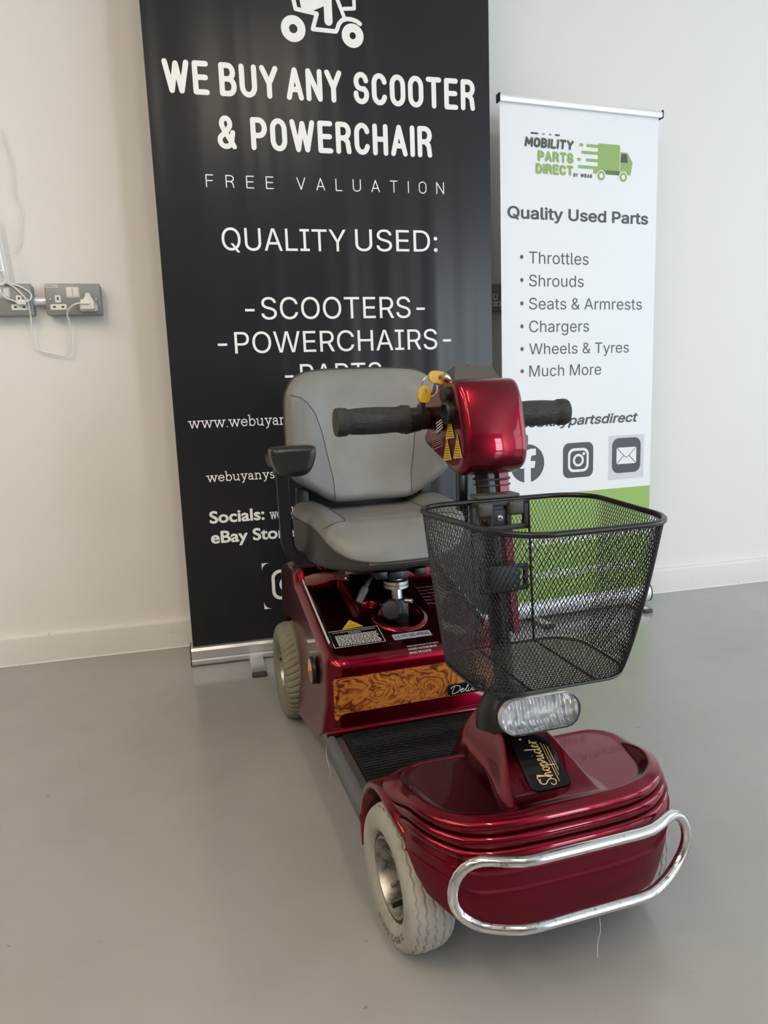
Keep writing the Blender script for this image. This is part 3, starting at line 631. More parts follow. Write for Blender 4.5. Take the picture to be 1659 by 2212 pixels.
def shell(rings_side, top_pts, hfun, ncap=46, centre=(0, 0), mi_fn=None, name='shell'):
    """closed shell: side rings (bottom to top), then cap scaled to the centre following hfun(u, v, dist01)"""
    mb = MB(); rows = list(rings_side)
    P = np.array(top_pts)
    for s in np.linspace(1, 0, ncap+1)[1:-1]**.85:
        q = np.array(centre)+(P-np.array(centre))*s
        d = (1-s)*np.linalg.norm(P-np.array(centre), axis=1)
        rows.append(AS(q[:, 0], q[:, 1], hfun(q[:, 0], q[:, 1], d, P)))
    mb.grid(np.array(rows), closed_j=True)
    n = P.shape[0]; b = len(mb.v)
    mb.v.append(tuple(AS(centre[0], centre[1], float(hfun(np.array([centre[0]]), np.array([centre[1]]), np.array([.2]), P[:1])[0]))))
    last = (len(rows)-1)*n
    for j in range(n): mb.f.append((last+j, last+(j+1) % n, b)); mb.m.append(0)
    mb.f.append(tuple(range(n))); mb.m.append(0)                 # bottom
    return mb
def cut(o, cutter):
    md = o.modifiers.new('cut', 'BOOLEAN'); md.operation = 'DIFFERENCE'; md.object = cutter; md.solver = 'EXACT'
    dg = bpy.context.evaluated_depsgraph_get(); me = bpy.data.meshes.new_from_object(o.evaluated_get(dg))
    o.modifiers.clear(); me.name = o.name; o.data = me; bpy.data.objects.remove(cutter)
    me.polygons.foreach_set('use_smooth', [True]*len(me.polygons)); me.set_sharp_from_angle(angle=math.radians(32)); me.update()
def arch_cutter(v0, z0, r, ui, uo, m, slot=0):
    mb = MB()
    for s in (-1, 1):
        pts = [(v0+r*math.cos(2*PI*k/64), z0+r*math.sin(2*PI*k/64)) for k in range(64)]
        if slot: pts = [(v0+r*math.cos(math.radians(a)), z0+r*math.sin(math.radians(a))) for a in range(0, 181, 4)] + [(v0-r, z0-.2), (v0+r, z0-.2)]
        mb.prism([S(s*ui, a, b_) for a, b_ in pts], (s*(uo-ui), 0, 0))
    return mb.build('cutter', m, root)

# --- front shroud
FC, FA, FB, FP = .40, .195, .153, 3.3
def front_outline(inset, vb, n=460, hump=.030):
    a, b_ = FA-inset, FB-inset; h = []
    for t in np.linspace(0, 1, 90): 
        th = t*PI/2; h.append((a*math.sin(th)**(2/FP) if t > 0 else 0, FC+b_*math.cos(th)**(2/FP) if t < 1 else FC))
    rc = .04
    for q in np.linspace(0, 90, 14): h.append((a-rc+rc*math.cos(math.radians(q)), vb+rc-rc*math.sin(math.radians(q))))
    for u in np.linspace(a-rc, 0, 40)[1:]: h.append((u, vb-hump*float(1-sstep(.045, .075, u))))
    full = h + [(-u, v) for u, v in h[-2:0:-1]]
    return resample(full, n)
TRAY = .2475
def front_h(u, v, d, P):
    u = np.asarray(u); v = np.asarray(v); au = np.abs(u)
    fr = sstep(.40, .46, P[:, 1]) if len(P) == len(u) else 1.0
    edge = .2490*(1-fr)+.2585*fr; wid = .014*(1-fr)+.018*fr
    tray = TRAY+(edge-TRAY)*(1-sstep(.0, 1.0, d/wid))
    Hc = .299 - .0460*sstep(.410, .520, v)
    w1 = .030+.026*sstep(.40, .52, v); w2 = .060+.026*sstep(.40, .52, v)
    f = 1-sstep(0, 1, (au-w1)/(w2-w1))
    hump = TRAY-.012+(Hc-TRAY+.012)*f
    return smax(tray, hump, .010)
levels = [(.112, .006), (.135, .002), (.1665, .0015), (.1690, -.0012), (.1715, .0015), (.190, .0022), (.1925, -.0006), (.195, .0022), (.2035, .0050)]
for zc, r, ins in ((.2120, .0085, .0050), (.2285, .0080, .0085), (.2450, .0085, .0130)):
    for a in (-80, -60, -40, -20, 0, 20, 40, 60, 80): levels.append((zc+r*math.sin(math.radians(a)), ins-.0048*(math.cos(math.radians(a))-.25)))
levels += [(.2550, .0165), (.2575, .0195), (.2585, .0225)]
ztop_f = .2585
side = []
topo = front_outline(.0225, .358)
fr0 = sstep(.39, .46, topo[:, 1]); ztop = front_h(topo[:, 0], topo[:, 1], np.zeros(len(topo)), topo)
for z, ins in levels:
    k = (z-.112)/(ztop_f-.112)
    plain = .0225*max(0, (k-.86)/.14)**2 if k > .86 else 0
    pts_r = front_outline(ins, .232+.126*k); pts_p = front_outline(plain, .232+.126*k)
    g = fr0[:, None]; p = pts_r*g+pts_p*(1-g)
    zb_ = .112+.040*sstep(.12, .19, np.abs(p[:, 0]))*sstep(.42, .47, p[:, 1]); side.append(AS(p[:, 0], p[:, 1], zb_+k*(ztop-zb_)))
mb = shell(side, topo, front_h, 96, (0, .43))
fs = mb.build('front_shroud', M['red'], root)
fs.data.materials.append(M['red_satin'])
cut(fs, arch_cutter(.384, .100, .119, .120, .30, M['red'], 1))
for p in fs.data.polygons:
    if p.center.z < .112+.567*(float(.249+.0095*sstep(.40, .46, -p.center.y))-.112): p.material_index = 1
for sd in (-1, 1):      # flat lip round each front wheel arch
    mb = MB(); rows = []
    for a in np.linspace(192, 42, 60):
        c, s_ = math.cos(math.radians(a)), math.sin(math.radians(a)); v = .384+.128*c
        uo = .2005 if v < .40 else FA*(1-((v-.40)/FB)**FP)**(1/FP)+.0055-.008*float(sstep(.40, .48, v))
        sec = [(.140, .1175), (uo-.0035, .1175), (uo, .120), (uo, .126), (uo-.0035, .1295), (uo-.0125, .1315), (.140, .1315)]
        rows.append([S(sd*u, .384+r*c, .100+r*s_) for u, r in sec])
    mb.grid(np.array(rows), closed_j=True, cap0=True, cap1=True); mb.build('wheel_arch_lip', M['red'], fs, smooth=40)
# maker's badge on the slope of the front shroud
def badge_map(a, b_, lift=.0):   # a across, b from 0 (bottom) to 1 (top)
    v = .499-.072*b_; z = float(front_h(np.array([a]), np.array([v]), np.array([.2]), np.zeros((1, 2)))[0])
    return S(a, v+.0012+lift*.7, z+.0012+lift*.7)
mb = MB(); bl = rrect(-.030, .030, 0, 1, .012); bl = [(a*(.88+.12*(1-b_)) if True else a, b_) for a, b_ in [(a, (b_ if 0 < b_ < 1 else b_)) for a, b_ in bl]]
rows = []
for b_ in np.linspace(0, 1, 22):
    hw = .030*(.90+.10*(1-b_)); e = min(b_, 1-b_)/.16
    if e < 1: hw -= .009*(1-math.sqrt(max(0, 1-(1-e)**2)))
    rows.append([badge_map(hw*t, b_) for t in np.linspace(-1, 1, 14)])
mb.grid(np.array(rows))
def script(mb, strokes, w, to3, mi, k=5):
    for pl in strokes:
        P = catmull([Vector((a, b_, 0)) for a, b_ in pl], k) if len(pl) > 2 else [Vector((*p, 0)) for p in pl]
        stroke(mb, [(p.x, p.y) for p in P], w, to3, mi, cap=6)
SHOP = [  # the word written along x 0..6, height 0..1
 [(.85, .95), (.55, 1.08), (.25, .95), (.22, .72), (.55, .50), (.70, .25), (.45, .0), (.05, .05), (-.05, .28), (.2, .38)], [(.5, 1.0), (1.0, 1.12), (1.3, 1.0)],
 [(.85, .15), (1.15, .6), (1.32, 1.0), (1.2, 1.02), (1.08, .4), (1.0, 0)], [(1.02, .1), (1.25, .48), (1.4, .4), (1.36, .05), (1.55, .1), (1.7, .3)],
 [(2.0, .42), (1.8, .45), (1.7, .2), (1.85, .0), (2.05, .15), (2.05, .4), (2.2, .38)], [(2.3, .5), (2.15, -.5)], [(2.28, .3), (2.5, .5), (2.6, .25), (2.42, .0), (2.28, .08)], [(2.55, .05), (2.85, .3), (2.95, .52), (3.1, .45), (3.02, .1), (3.2, .05), (3.4, .35)],
 [(3.42, .48), (3.35, .1), (3.5, .03), (3.7, .3)], [(3.5, .78), (3.52, .80)], [(4.1, .42), (3.9, .46), (3.75, .2), (3.88, .0), (4.1, .2)], [(4.35, 1.1), (4.15, .1), (4.3, .02), (4.5, .25)], [(4.5, .22), (4.75, .4), (4.68, .5), (4.5, .35), (4.55, .05), (4.8, .08), (5.0, .35)], [(5.02, .5), (5.15, .5), (5.05, .1), (5.02, 0)], [(5.1, .3), (5.3, .5), (5.45, .42)],
 [(5.75, .95), (5.85, .95), (5.85, 1.05), (5.75, 1.05), (5.75, .95)]]
def to_b(a, b_): # word runs up the badge, its top towards the left of the photo
    return badge_map(.003-(b_-.25)*.0205, .07+a*.150, .0008)
def stroke_map(mb, pl, w, f, mi):
    P = catmull([Vector((a, b_, 0)) for a, b_ in pl], 5) if len(pl) > 2 else [Vector((*p, 0)) for p in pl]
    Q = [Vector(f(p.x, p.y)) for p in P]
    mb.tube(Q, w, 5, mi=mi, caps=True)
for pl in SHOP: stroke_map(mb, pl, .00072, to_b, 1)
for i, (a0, a1) in enumerate(((.2, 4.9), (.9, 4.6), (1.5, 4.3))): stroke_map(mb, [(a0, -.22-.17*i), (a1, -.22-.17*i)], .00055, to_b, 1)
mb.build('maker_badge', [M['label_black'], M['gold']], fs)

# --- rear shroud
RU = .197
def rear_outline(inset, n=340, du=0):
    return resample([(x, y) for x, y in (lambda p: p[9:]+p[:9])(rrect(-(RU-inset-du), RU-inset-du, -.56+inset, .0-inset, .034-.5*inset, 10))], n)
def plane(v): return .285+.25*(-.05-v)
def rear_h(u, v, d, P):
    u = np.asarray(u); v = np.asarray(v); au = np.abs(u)
    z = plane(v) - 1.1*np.clip(-.34-v, 0, 1)**1.6
    pocket = sstep(.078, .088, au)*(1-sstep(.146, .156, au))*sstep(-.335, -.318, v)*(1-sstep(-.165, -.148, v))
    z = z-.024*pocket*(1-.0*au)
    # step rising behind the pockets
    z = z+.020*sstep(-.315, -.345, v)
    hole = 1-sstep(.040, .047, np.hypot(u, v+.128)); z = z-.035*hole
    h2 = 1-sstep(.012, .016, np.hypot(u+.050, v+.183)); z = z-.012*h2
    rim2 = np.exp(-((np.hypot(u+.050, v+.183)-.021)/.006)**2); z = z+.006*rim2
    return z
R0 = .024
ro = rear_outline(R0, du=.011); zt = rear_h(ro[:, 0], ro[:, 1], 0*ro[:, 0], ro)
side = []
def rear_bot(v): return np.interp(v, [-.56, -.28, -.045, -.012, .02], [.080, .064, .100, .134, .136])
for k, ins in ((0, -.009), (.3, -.006), (.6, -.003), (.85, -.001)):
    p = rear_outline(ins, du=.009*k); zb_ = rear_bot(p[:, 1]); side.append(AS(p[:, 0], p[:, 1], zb_+(.20-zb_)*k))
for a in np.linspace(0, 90, 10):
    ins = R0*(1-math.cos(math.radians(a))); p = rear_outline(ins, du=.011); side.append(AS(p[:, 0], p[:, 1], zt-R0*(1-math.sin(math.radians(a)))))
mb = shell(side, ro, rear_h, 95, (0, -.20))
rs = mb.build('rear_shroud', M['red'], root)
cut(rs, arch_cutter(-.398, .112, .133, .135, .30, M['red'], 1))
# burr walnut panel, lip, trims
mb = MB(); mb.prism([S(a, .0035, b_) for a, b_ in rrect(-.178, .178, .158, .2415, .006)], (0, .0026, 0)); mb.build('burl_panel', M['burl'], rs, smooth=30)
MB().tube([S(-.197, .010, .1385), S(.197, .010, .1385)], .0065, 12).build('lower_lip', M['red'], rs)
for s in (-1, 1):
    pts = [S(s*.1660, v, plane(v)+.0035) for v in np.linspace(-.056, -.318, 12)]
    MB().tube(pts, .0048, 12).build('chrome_trim', M['chrome'], rs)
    rf = MB().lathe([(.0285, 0), (.0285, .006), (.027, .0075), (0, .0075)], S(s*.1925, -.112, .221), (s, 0, 0), 36).build('side_reflector', M['black'], rs)
    rf['label'] = 'round amber reflector in a black ring'
# collar round the seat post hole
mb = MB(); hz = plane(-.128); 
mb.lathe([(.0425, -.03), (.0435, -.002), (.0465, .0035), (.052, .0050), (.058, .0025), (.062, -.003), (.063, -.008)], S(0, -.128, hz), (0, -.25, 1), 48)
mb.build('post_collar', M['red'], rs)
MB().lathe([(.0435, 0), (0, .0005)], S(0, -.128, hz-.024), (0, -.25, 1), 40).build('post_well_shade', M['inside_dark'], rs)  # near-black disc; the deep shade of the hole is put into its colour
# labels on the sloping deck
def T(lift): return lambda a, v: S(a, v, plane(v)+lift)
def tri(mb, pts, lift, mi=0): mb.poly([T(lift)(*p) for p in pts], mi)
mb = MB(); tri(mb, ((-.131, -.106), (-.085, -.109), (-.107, -.138)), .0012); tri(mb, ((-.1095, -.124), (-.1045, -.124), (-.107, -.1315)), .0016, 1)
for k in range(5):
    yy = -.110-.0022*k; ww = .017-.0020*k; tri(mb, ((-.1075-ww, yy), (-.1075+ww, yy), (-.1075+ww, yy-.0009), (-.1075-ww, yy-.0009)), .0016, 1)
mb.build('warning_triangle', [M['yellow_label'], mat('label_small_print', (.25, .17, .02), .4)], rs, smooth=0)
mb = MB(); q = T(.0012); L = lambda a, b_: (-.162+a*.106, -.044-.060*b_)   # plate coordinates, b upwards
tri(mb, (L(0, 0), L(1, 0), L(1, 1), L(0, 1)), .0012); q2 = lambda a, b_: T(.0016)(*L(a, b_))
for a, b_, c, d in ((0.01, .015, .99, .035), (0.01, .965, .99, .985), (.008, .015, .018, .985), (.982, .015, .992, .985)): mb.add([q2(a, b_), q2(c, b_), q2(c, d), q2(a, d)], [(0, 1, 2, 3)], 1)
put_text(mb, "DO NOT OPERATE BEFORE READING OWNER'S MANUAL", .08, .93, .845, .895, q2, 1); put_text(mb, 'CAUTION', .38, .62, .735, .805, q2, 1)
rng = random.Random(3)
for k in range(12):
    bb = .665-.052*k; a = .10
    while a < .90:
        w = rng.uniform(.02, .075); w = min(w, .93-a); mb.add([q2(a, bb), q2(a+w, bb), q2(a+w, bb+.026), q2(a, bb+.026)], [(0, 1, 2, 3)], 1); a += w+.014
mb.build('caution_plate', [M['label_black'], M['label_white']], rs, smooth=0)
mb = MB(); q = lambda a, b_: T(.0012)(a, -.0440-b_)
mb.poly([q(a, b_) for a, b_ in rrect(-.0390, .0420, .0005, .0205, .002)], 0); q2 = lambda a, b_: T(.0017)(a, -.0440-b_)
put_text(mb, 'U.S. PAT. NO. 4798255', -.0345, .0375, .0060, .0150, q2, 1); mb.build('patent_plate', [M['label_grey'], M['label_black']], rs, smooth=0)
def roll3(a, b_):      # wraps over the rolled front edge: b measured down from the top
    t = min(max(b_/R0, 0), PI/2); v = -R0+R0*math.sin(t); z = plane(-R0)-R0*(1-math.cos(t))
    if b_ > R0*PI/2: z -= b_-R0*PI/2
    return S(a, v+.0010*math.sin(t)+.0002, z+.0012*math.cos(t)+.0004)
mb = MB(); q = lambda a, b_: roll3(a, .026-b_)
put_text(mb, 'NOTE', .004, .019, .0260, .0305, q, 0)
for k, (sx, e) in enumerate((('MAKE SURE THE SEAT POST KNOB', .0430), ('HAS BEEN TIGHTENED BEFORE', .0370), ('DRIVING THE SCOOTER.', .0240))): put_text(mb, sx, -.0220, e, .0170-.0078*k, .0212-.0078*k, q, 0)
mb.build('note_print', M['label_white'], rs, smooth=0)
mb = MB(); rng = random.Random(5)
for k in range(6):
    a = .075; v = -.235+.014*k
    for j in range(3):
        w = rng.uniform(.012, .024); tri(mb, ((a, v), (a+w, v+.004), (a+w, v+.0062), (a, v+.0022)), .0014); a += w+.004
mb.build('faint_print', M['label_pink'], rs, smooth=0)
# second badge on the burl panel
mb = MB(); mb.poly([S(a, .0066, b_) for a, b_ in rrect(.052, .135, .1730, .1960, .006)], 0)
DEL = [[(.15, .9), (.05, .1), (.3, .0), (.7, .3), (.65, .85), (.2, 1.0), (-.15, .8), (-.1, .6)], [(.8, .2), (1.1, .4), (1.0, .5), (.82, .3), (.95, .02), (1.2, .2)], [(1.2, .2), (1.55, .9), (1.4, .95), (1.35, .1), (1.55, .1)], [(1.6, .5), (1.55, .1), (1.75, .05), (1.95, .5), (1.95, .1), (2.1, .1)], [(2.15, .45), (2.5, .02)], [(2.5, .5), (2.1, .0)], [(2.55, .2), (2.85, .4), (2.75, .5), (2.6, .3), (2.7, .02), (3.0, .2)]]
for pl in DEL:
    P = catmull([Vector((.060+a*.0225+b_*.004, b_, 0)) for a, b_ in pl], 5); mb.tube([S(p.x, .0070, .1765+p.y*.0160) for p in P], .0006, 5, mi=1)
mb.build('model_badge', [M['label_black'], M['label_white']], rs)
# amber facets of the reflectors
for ch in [c for c in rs.children if c.name.startswith('side_reflector')]:
    s = 1 if ch.data.vertices[0].co.x > 0 else -1; mb = MB()
    for k in range(4):
        pts = [(0, 0)] + [(.0245*math.cos(math.radians(20+90*k+t)), .0245*math.sin(math.radians(20+90*k+t))) for t in range(0, 91, 10)]
        P_ = [S(s*(.2003+.0045*(1-(a*a+b_*b_)/.00062)), -.112+a, .221+b_) for a, b_ in pts]; mb.add(P_, [(0, i, i+1) for i in range(1, len(P_)-1)], k % 2)
    me = mb.build('amber_lens', [M['amber'], M['amber_dark']], rs, smooth=0)

# --- footboard
dk = MB().box(S(0, .13, .112), (.37, .34, .034), bev=.004).build('footboard', M['charcoal'], root)
mb = MB(); nx, ny = 60, 150
uu = np.linspace(-.168, .168, nx); vv = np.linspace(.005, .300, ny)
rng = np.random.default_rng(2); Z = .1345+.0018*np.abs(np.sin(vv*PI/.0105))[:, None]+rng.normal(0, .0004, (ny, nx))
edge = (np.abs(uu) > .158)[None, :]; Z = np.where(edge, .1352, Z)
mb.grid(AS(uu[None, :]+0*Z, vv[:, None]+0*Z, Z)); 
mb.prism([S(-.168, .005, .129), S(.168, .005, .129), S(.168, .30, .129), S(-.168, .30, .129)], (0, 0, .0045)); mb.build('floor_mat', M['mat_carpet'], dk)
for s in (-1, 1):
    sec = [(s*(.190+.0125*math.cos(t)), .118+.019*math.sin(t)) for t in np.linspace(0, 2*PI, 17)[:-1]]
    mb = MB(); mb.grid(np.array([[S(a, v, b_) for a, b_ in sec] for v in np.linspace(-.025, .262, 8)]), closed_j=True, cap0=True, cap1=True); mb.build('side_rail', M['rail'], dk)
mb = MB(); mb.box(S(0, -.05, .075), (.22, .80, .05), bev=.006); mb.tube([S(-.165, .384, .10), S(.165, .384, .10)], .010, 12); mb.tube([S(-.21, -.398, .117), S(.21, -.398, .117)], .012, 12); mb.build('chassis_shadow_box', M['black'], root)  # axles, plus an unseen black box added for shadow under the footboard

# --- bumper
bw, bh, bc = .165, .0440, .186
path = []
for u in np.linspace(-(bw-bh), bw-bh, 16): path.append((u, bc+bh))
for a in np.linspace(90, -90, 14)[1:-1]: path.append((bw-bh+bh*math.cos(math.radians(a)), bc+bh*math.sin(math.radians(a))))
for u in np.linspace(bw-bh, -(bw-bh), 16): path.append((u, bc-bh))
for a in np.linspace(270, 90, 14)[1:-1]: path.append((-(bw-bh)+bh*math.cos(math.radians(a)), bc+bh*math.sin(math.radians(a))))
def bump_v(u): return .584-.030*float(sstep(.075, .165, abs(u)))
mb = MB(); mb.tube([S(u, bump_v(u), z) for u, z in path], .0068, 14, closed=True)
bpr = mb.build('bumper', M['chrome'], root)

# --- wheels
def tyre_mesh(R, w, rr, tread):
    n = 420; th = np.linspace(0, 2*PI, n, endpoint=False); rows = []
    hs, rm = (R-rr)/2, (R+rr)/2; per = 46
    for s in np.r_[np.linspace(-1.62, 1.62, 130), np.linspace(1.68, 2*PI-1.68, 36)]:
        cs, sn = math.cos(s), math.sin(s)
        rad = rm+hs*np.sign(cs)*abs(cs)**.72; off = w/2*np.sign(sn)*abs(sn)**.78
        r = np.full(n, rad)
        if cs > .12:
            f = min(1, (cs-.12)/.2)
            if tread == 'rib':
                for g in (-.0235, -.0125, 0, .0125, .0235):
                    c = g+.0014*(2/PI)*np.arcsin(np.sin(th*34)); r = r-f*.0026*np.exp(-((off-c)/.0013)**2)
            else:
                ph = (th*per/(2*PI)+.9*abs(off)/w*2) % 1
                r = r-f*.0034*np.exp(-((ph-.5)/.13)**2)*sstep(.004, .007, abs(off)) - f*.002*math.exp(-(off/.0022)**2)
        elif cs > -.05 and tread == 'rib':
            r = r+.0011*np.sign(np.sin(th*34))*abs(np.sin(th*34))**.4*sstep(-.05, .03, cs)*(1-sstep(.06, .12, cs))
        rows.append(np.stack([np.full(n, off), r*np.cos(th), r*np.sin(th)], -1))
    return np.array(rows)
def wheel(name, u, v, R, w, s, tread, steer, lab, tm):
    """s = -1: outer face towards -u"""
    rr = .0555; ca, sa = math.cos(steer), math.sin(steer)
    def loc(P):
        P = np.asarray(P, float); o = P[..., 0]*s; f = P[..., 1]
        return AS(u+o*ca+f*sa, v-o*sa*1.0*(1)+f*ca, R+P[..., 2])
    mb = MB(); mb.grid(loc(tyre_mesh(R, w, rr, tread)), closed_i=True, closed_j=True)
    if tread == 'rib':
        def arcmap(a, b_): 
            ang = math.radians(250)+a/.078*(1); r = .0725+b_
            o = w/2*abs(math.sin(math.acos(max(-1, min(1, (r-(R+rr)/2)/((R-rr)/2)*.9)))))**.78+.0006
            return tuple(loc(np.array([o, -r*math.cos(ang), r*math.sin(ang)])))
        put_text(mb, '2.80/2.50-4', -.055, .055, .0, .0085, arcmap, 1, None, .0)
    t = mb.build(name, [tm, M['tyre_text']], root, smooth=60); t['label'] = lab
    mb = MB(); n = 48; prof = [(rr+.001, .017), (rr+.0015, .024), (rr-.001, .0275), (rr-.004, .027), (rr-.006, .022), (rr-.0085, .012), (rr-.010, -.004), (.030, -.008), (.022, -.008), (.020, .004), (.017, .008), (.010, .0085), (.009, .012), (0, .012)]
    thn = np.linspace(0, 2*PI, n, endpoint=False)
    mb.grid(np.array([loc(np.stack([np.full(n, o), r*np.cos(thn), r*np.sin(thn)], -1)) for r, o in prof]), closed_j=True)
    for k in range(5):
        a = 2*PI*k/5+.3; rot = lambda o, r, q: loc(np.array([o, r*math.cos(a)-q*math.sin(a), r*math.sin(a)+q*math.cos(a)]))
        pr = [rot(-.008, .018, -.0022), rot(-.008, .018, .0022), rot(-.008, .047, .0022), rot(-.008, .047, -.0022), rot(.008, .018, -.0016), rot(.008, .018, .0016), rot(.014, .047, .0016), rot(.014, .047, -.0016)]
        mb.add(pr, [(0, 1, 2, 3), (4, 5, 6, 7), (0, 1, 5, 4), (1, 2, 6, 5), (2, 3, 7, 6), (3, 0, 4, 7)], 0)
    mb.build('rim', M['rim'], t, smooth=35)
    mb = MB(); mb.grid(np.array([loc(np.stack([np.full(n, o), r*np.cos(thn), r*np.sin(thn)], -1)) for r, o in ((rr+.0042, .0235), (rr+.0042, .0262), (rr+.0012, .0270), (rr+.0006, .024))]), closed_j=True); mb.build('bead_edge', M['rim_dark'], t)
    va = math.radians(-62) if tread == 'rib' else math.radians(150)
    p0 = loc(np.array([-.002, .034*math.cos(va), .034*math.sin(va)])); p1 = loc(np.array([.030, .036*math.cos(va), .036*math.sin(va)]))
    MB().tube([p0, p1], .0036, 10).build('valve_cap', M['black'], t)
    return t
ST = math.radians(4.0)
wheel('front_wheel', -.1665, .384, .100, .070, -1, 'rib', ST, 'pale grey front tyre with zigzag ribs, nearest the camera', M['tyre'])
wheel('front_wheel', .1665, .384, .100, .070, 1, 'rib', ST, 'pale grey front tyre mostly hidden behind the bumper', M['tyre'])
wheel('rear_wheel', -.1875, -.398, .117, .075, -1, 'lug', 0, 'dirty grey rear tyre with block tread beside the roller banner', M['tyre_rear'])
wheel('rear_wheel', .1875, -.398, .117, .075, 1, 'lug', 0, 'dirty grey rear tyre on the far side', M['tyre_rear'])

# --- steering column
tl0, tl1 = Vector(S(0, .372, .300)), Vector(S(0, .300, .670))
col = MB().tube([tl0, tl1], .0148, 20).build('steering_column', M['black_gloss'], root)
def tl(z, du=0, dv=0): 
    k = (z-.300)/.370; p = tl0.lerp(tl1, k); return (p.x+du, p.y-dv, z)
mb = MB(); sec = [(.018, -.010), (.0345, -.010), (.0345, .010), (.018, .010)]
mb.grid(np.array([[tl(z, .018+(a-.018)*w_, b_) for a, b_ in sec] for z, w_ in ((.42, .6), (.50, .7), (.60, .8), (.668, .95))]), closed_j=True, cap0=True, cap1=True); mb.build('red_channel', M['red_channel'], col, smooth=20)
for z in (.6425, .634): 
    mb = MB(); mb.tube([tl(z, a, b_) for a, b_ in rrect(-.0165, .0365, -.0165, .0165, .014, 6)], .0016 if z > .64 else .0010, 6, closed=True); mb.build('cable_tie', M['charcoal'], col)
mb = MB(); mb.box((-.0285, -.283, .632), (.013, .014, .075), bev=.001); mb.build('tilt_bracket', M['black_gloss'], col)
mb = MB(); mb.lathe([(.047, -.006), (.0465, .004), (.044, .016), (.037, .032), (.027, .045), (.017, .053), (.0, .053)], S(0, .372, .296), tuple((tl1-tl0).normalized()), 36); mb.build('column_boot', M['black'], col)
# headlight on the front of the column
HL = Vector(S(.0, .468, .3475)); ax = Vector((0, -math.cos(math.radians(12)), math.sin(math.radians(12)))); hx = Vector((1, 0, 0)); hy = hx.cross(ax) * -1
if hy.z < 0: hy = -hy
def stad(w, h, n=40):
    out = []
    for cx, a0 in ((w-h, -90), (-(w-h), 90)):
        for i in range(n//2+1): q = math.radians(a0+180*i/(n//2)); out.append((cx+h*math.cos(q), h*math.sin(q)))
    return out
def HP(a, b_, d): return (HL+hx*a+hy*b_+ax*d)[:]
mb = MB(); mb.grid(np.array([[HP(a*k, b_*k2, d) for a, b_ in stad(.0575, .0225)] for k, k2, d in ((.35, .5, -.062), (.62, .75, -.050), (.9, .95, -.030), (1, 1, -.016), (1.0, 1.0, -.004), (.95, .93, -.004))]), closed_j=True, cap0=True)
mb.box((0, -.405, .338), (.045, .05, .03), bev=.008); hl = mb.build('headlight', M['black'], root)
mb = MB(); mb.grid(np.array([[HP(a*k, b_*k, d) for a, b_ in stad(.0550, .0205)] for k, d in ((1, -.001), (.97, -.006), (.8, -.014), (.5, -.020), (.2, -.022), (.02, -.022))]), closed_j=True, cap1=True); mb.build('lamp_reflector', M['reflector'], hl, smooth=60)
mb = MB(); mb.grid(np.array([[HP(a*k, b_*k, d) for a, b_ in stad(.0585, .0225)] for k, d in ((1, -.006), (1.01, .000), (.985, .006), (.93, .0095), (.7, .012), (.3, .013), (.01, .013))]), closed_j=True, cap1=True); mb.build('lens', M['lens'], hl, smooth=60)
mb = MB(); mb.grid(np.array([[HP(a*k, b_*k2, d) for a, b_ in stad(.0590, .0230)] for k, k2, d in ((1.0, 1.0, -.008), (1.012, 1.02, -.002), (1.0, .995, .003), (.965, .93, .002), (.965, .93, -.006))]), closed_j=True); mb.build('lens_bezel', M['lens_rim'], hl, smooth=60)

# --- control head
hp = catmull([Vector((v, z, 0)) for v, z in ((.300, .787), (.318, .782), (.332, .760), (.342, .725), (.348, .692), (.345, .669), (.330, .656), (.300, .651), (.252, .671), (.205, .686), (.186, .696), (.196, .709), (.212, .722), (.196, .736), (.156, .745), (.152, .750), (.170, .757), (.215, .769), (.262, .783))], 6, True)
hp = resample([(p.x, p.y) for p in hp], 120); hc = np.array([.262, .722])
def hring(u, inset):
    d = hp-hc; L = np.linalg.norm(d, axis=1, keepdims=True); p = hc+d*(1-inset*(.25+.75*sstep(.235, .30, hp[:, :1]))/L)
    fr = sstep(.27, .33, p[:, 0]); p[:, 0] += fr*.006*(1-(u/.05)**2)
    return AS(u, p[:, 0], p[:, 1])
rows = []; HWd = .0495; rE = .0125
capr = hring(-HWd, rE)
cap_ = lambda u, k: AS(u, hc[0]+(capr[:, 0]-hc[0])*k, hc[1]+(capr[:, 2]-hc[1])*k)
capr[:, 1] *= -1; capr[:, 0] = capr[:, 1]
for k in (.05, .3, .55, .8, .95): rows.append(cap_(-HWd, k))
for a in np.linspace(0, 90, 8): rows.append(hring(-HWd+rE*(1-math.cos(math.radians(a))) if a else -HWd, rE*(1-math.sin(math.radians(a)))))
for u in np.linspace(-HWd+rE, HWd-rE, 9)[1:-1]: rows.append(hring(u, 0))
for a in np.linspace(90, 0, 8): rows.append(hring(HWd-rE*(1-math.cos(math.radians(a))), rE*(1-math.sin(math.radians(a)))))
for k in (.95, .8, .55, .3, .05): rows.append(cap_(HWd, k))
mb = MB(); mb.grid(np.array(rows), closed_j=True, cap0=True, cap1=True); hd = mb.build('control_head', M['red'], root, smooth=50)
